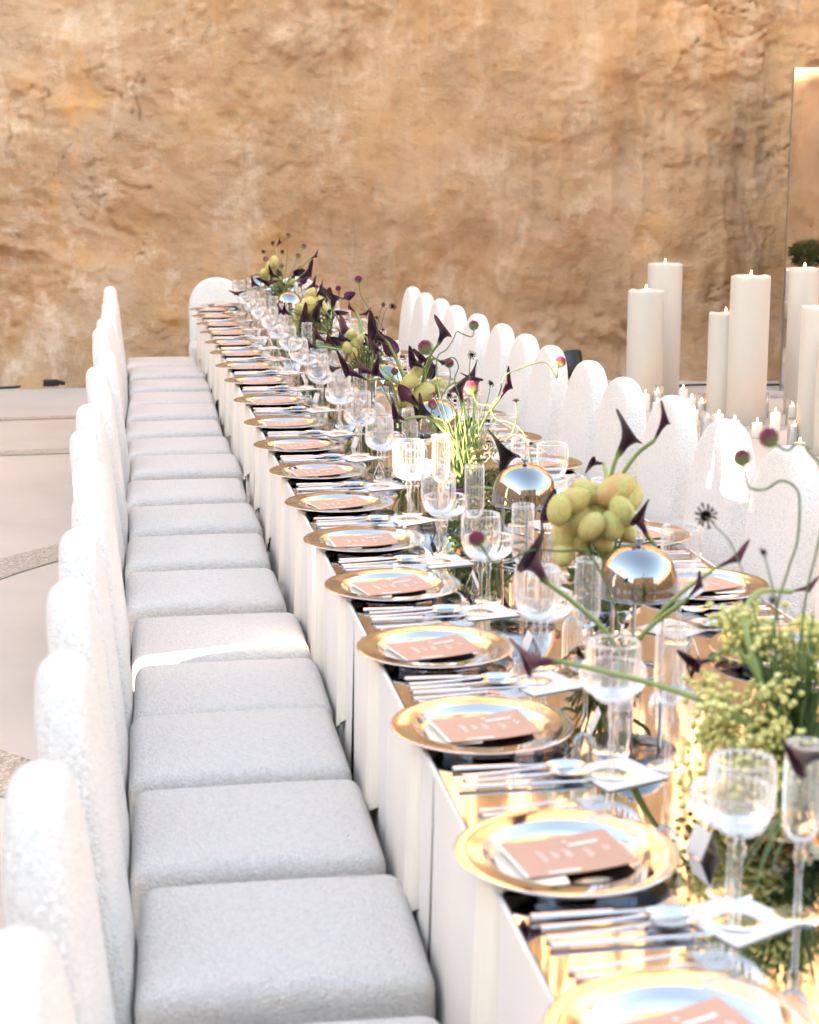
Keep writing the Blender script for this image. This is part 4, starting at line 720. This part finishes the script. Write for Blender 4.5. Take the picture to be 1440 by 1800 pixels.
for i, ((x, y), l) in enumerate(zip(VO, vl)):
    t = thing('votive_candle', (x, y, 0), 'small white candle, ' + l, 'candle', 'small candles on the floor'); hs = random.uniform(.85, 1.3)
    b = ob('wax_body', VB, t, scale=(1, 1, hs)); w = ob('wick', VW, t, (0, 0, .11 * (hs - 1))); ob('flame', FL, w, (.001, 0, .116), scale=(.009, .009, .030))
    if i % 3 == 1: ob('glass_holder', VG, t, scale=(1, 1, 1.2))

# ------------------------------------------------------------------ standing mirror, floor lamp, cables
MR = thing('mirror_panel', (5.14, 13.0, 0), 'tall freestanding mirror leaning by the rock face at the right edge', 'mirror', rz=R(0))
ob('mirror_glass', MB().box(.004, 1.5, -.004, .0, .012, 2.52).mesh('mirror_glass', M['mirror'], False), MR); ob('backing', MB().box(0, 1.504, .001, .03, .0, 2.525).mesh('backing', M['edge'], False), MR)
fl = thing('floor_spotlight', (3.555, 13.55, 0), 'small black floor spotlight at the foot of the rock face', 'spotlight', rz=R(10)); fl.scale = (1.35, 1.35, 1.45)
ob('housing', MB().lathe([(.0, -.06), (.062, -.058), (.066, -.05), (.066, .075), (.060, .082), (.054, .070), (0, .068)], 28).mesh('housing', M['black']), fl, (0, 0, .115), (R(-18), 0, 0))
ob('bracket', MB().box(-.078, -.072, -.015, .015, .0, .13).box(.072, .078, -.015, .015, 0, .13).box(-.078, .078, -.02, .02, .002, .008).mesh('bracket', M['black'], False), fl)
ob('base_plate', MB().lathe([(0, .001), (.07, .001), (.07, .010), (0, .012)], 24).mesh('base_plate', M['black']), fl)
cb = [(-8, 14.3, .012), (-3, 14.2, .012), (-1.6, 14.12, .012), (-1.0, 14.13, .012), (-.72, 14.16, .03), (-.5, 14.2, .02), (-.2, 14.12, .012), (.4, 14.0, .012), (1.2, 13.9, .012), (2.2, 13.75, .012), (3.2, 13.62, .012), (3.55, 13.58, .012)]
tag(ob('power_cable', MB().tube(smooth_path(cb, 6), .010, 6).mesh('power_cable', M['rubber'])), 'black power cable running along the foot of the rock face', 'cable')
ca = thing('cable_connector', (-.66, 14.14, .0), 'small black connector box on the cable at the left foot of the rock', 'connector', rz=R(3))
ob('box', rbox_mesh('box', M['black'], .062, .035, .032, .012, 0), ca, (0, 0, .036)); ob('plug', MB().lathe([(.02, 0), (.022, .03), (.014, .05)], 14, caps=True).mesh('plug', M['black']), ca, (.06, 0, .036), (0, R(90), 0))
cb2 = [(3.65, 13.5, .012), (4.0, 13.42, .012), (4.3, 13.35, .012), (4.6, 13.4, .012), (5.0, 13.3, .012), (5.6, 13.35, .012)]
tag(ob('power_cable', MB().tube(smooth_path(cb2, 6), .009, 6).mesh('power_cable', M['rubber'])), 'black cable lying behind the pillar candles', 'cable')

# ------------------------------------------------------------------ the neighbouring table, seen only in the standing mirror
t2 = thing('round_table', (7.05, 9.2, 0), 'white clothed side table with flowers seen only in the standing mirror', 'table')
P = [[((.62 + .02 * k / 6 + .02 * k / 6 * math.sin(9 * a)) * math.cos(a), (.62 + .02 * k / 6 + .02 * k / 6 * math.sin(9 * a)) * math.sin(a), .75 - .74 * k / 6) for a in [2 * math.pi * j / 72 for j in range(72)]] for k in range(7)]
ob('cloth_drape', MB().grid(P, True).mesh('cloth_drape', M['cloth']), t2); ob('table_top', MB().lathe([(0, .752), (.61, .752), (.621, .749), (.61, .735), (0, .735)], 64).mesh('table_top', M['mirror']), t2)
for a, lab in ((R(150), 'left'), (R(210), 'near left'), (R(90), 'far')): chair(7.05 + .95 * math.cos(a), 9.2 + .95 * math.sin(a), a + math.pi, 'white boucle chair on the %s side of the mirrored side table' % lab, 'chairs at the side table')
ARR[9] = ((6.82, 9.35), ''); t = thing('floral_arrangement', (6.82, 9.35, TZ), 'dark green leafy arrangement seen only in the standing mirror', 'flowers'); ROOT[9] = t
ob('bowl', BOWL(M['silver'], 1), t)
leaves(9, (6.82, 9.35, .90), (.20, .20, .12), 700, .05, M['moss'], 'foliage', 31)
blades(9, (6.82, 9.35, TZ + .04), 60, .34, .22, .004, M['grass'], 'grass_tuft', .4, 33)
for i in range(5):
    c = Vector((6.82 + random.uniform(-.2, .15), 9.35 + random.uniform(-.15, .15), 1.12 + random.uniform(-.04, .14))); Mw = Matrix.Translation(c) @ Matrix.Diagonal((.02, .02, .02, 1)); o = part_world('scabiosa_head', SCA, t, Mw)
    sub_world('stem', MB().tube(smooth_path([c, (c.x * .5 + 3.41, c.y * .5 + 4.675, .95), (6.82, 9.35, .8)], 5), .0016, 5).mesh('stem', M['stem_d']), o, Mw)
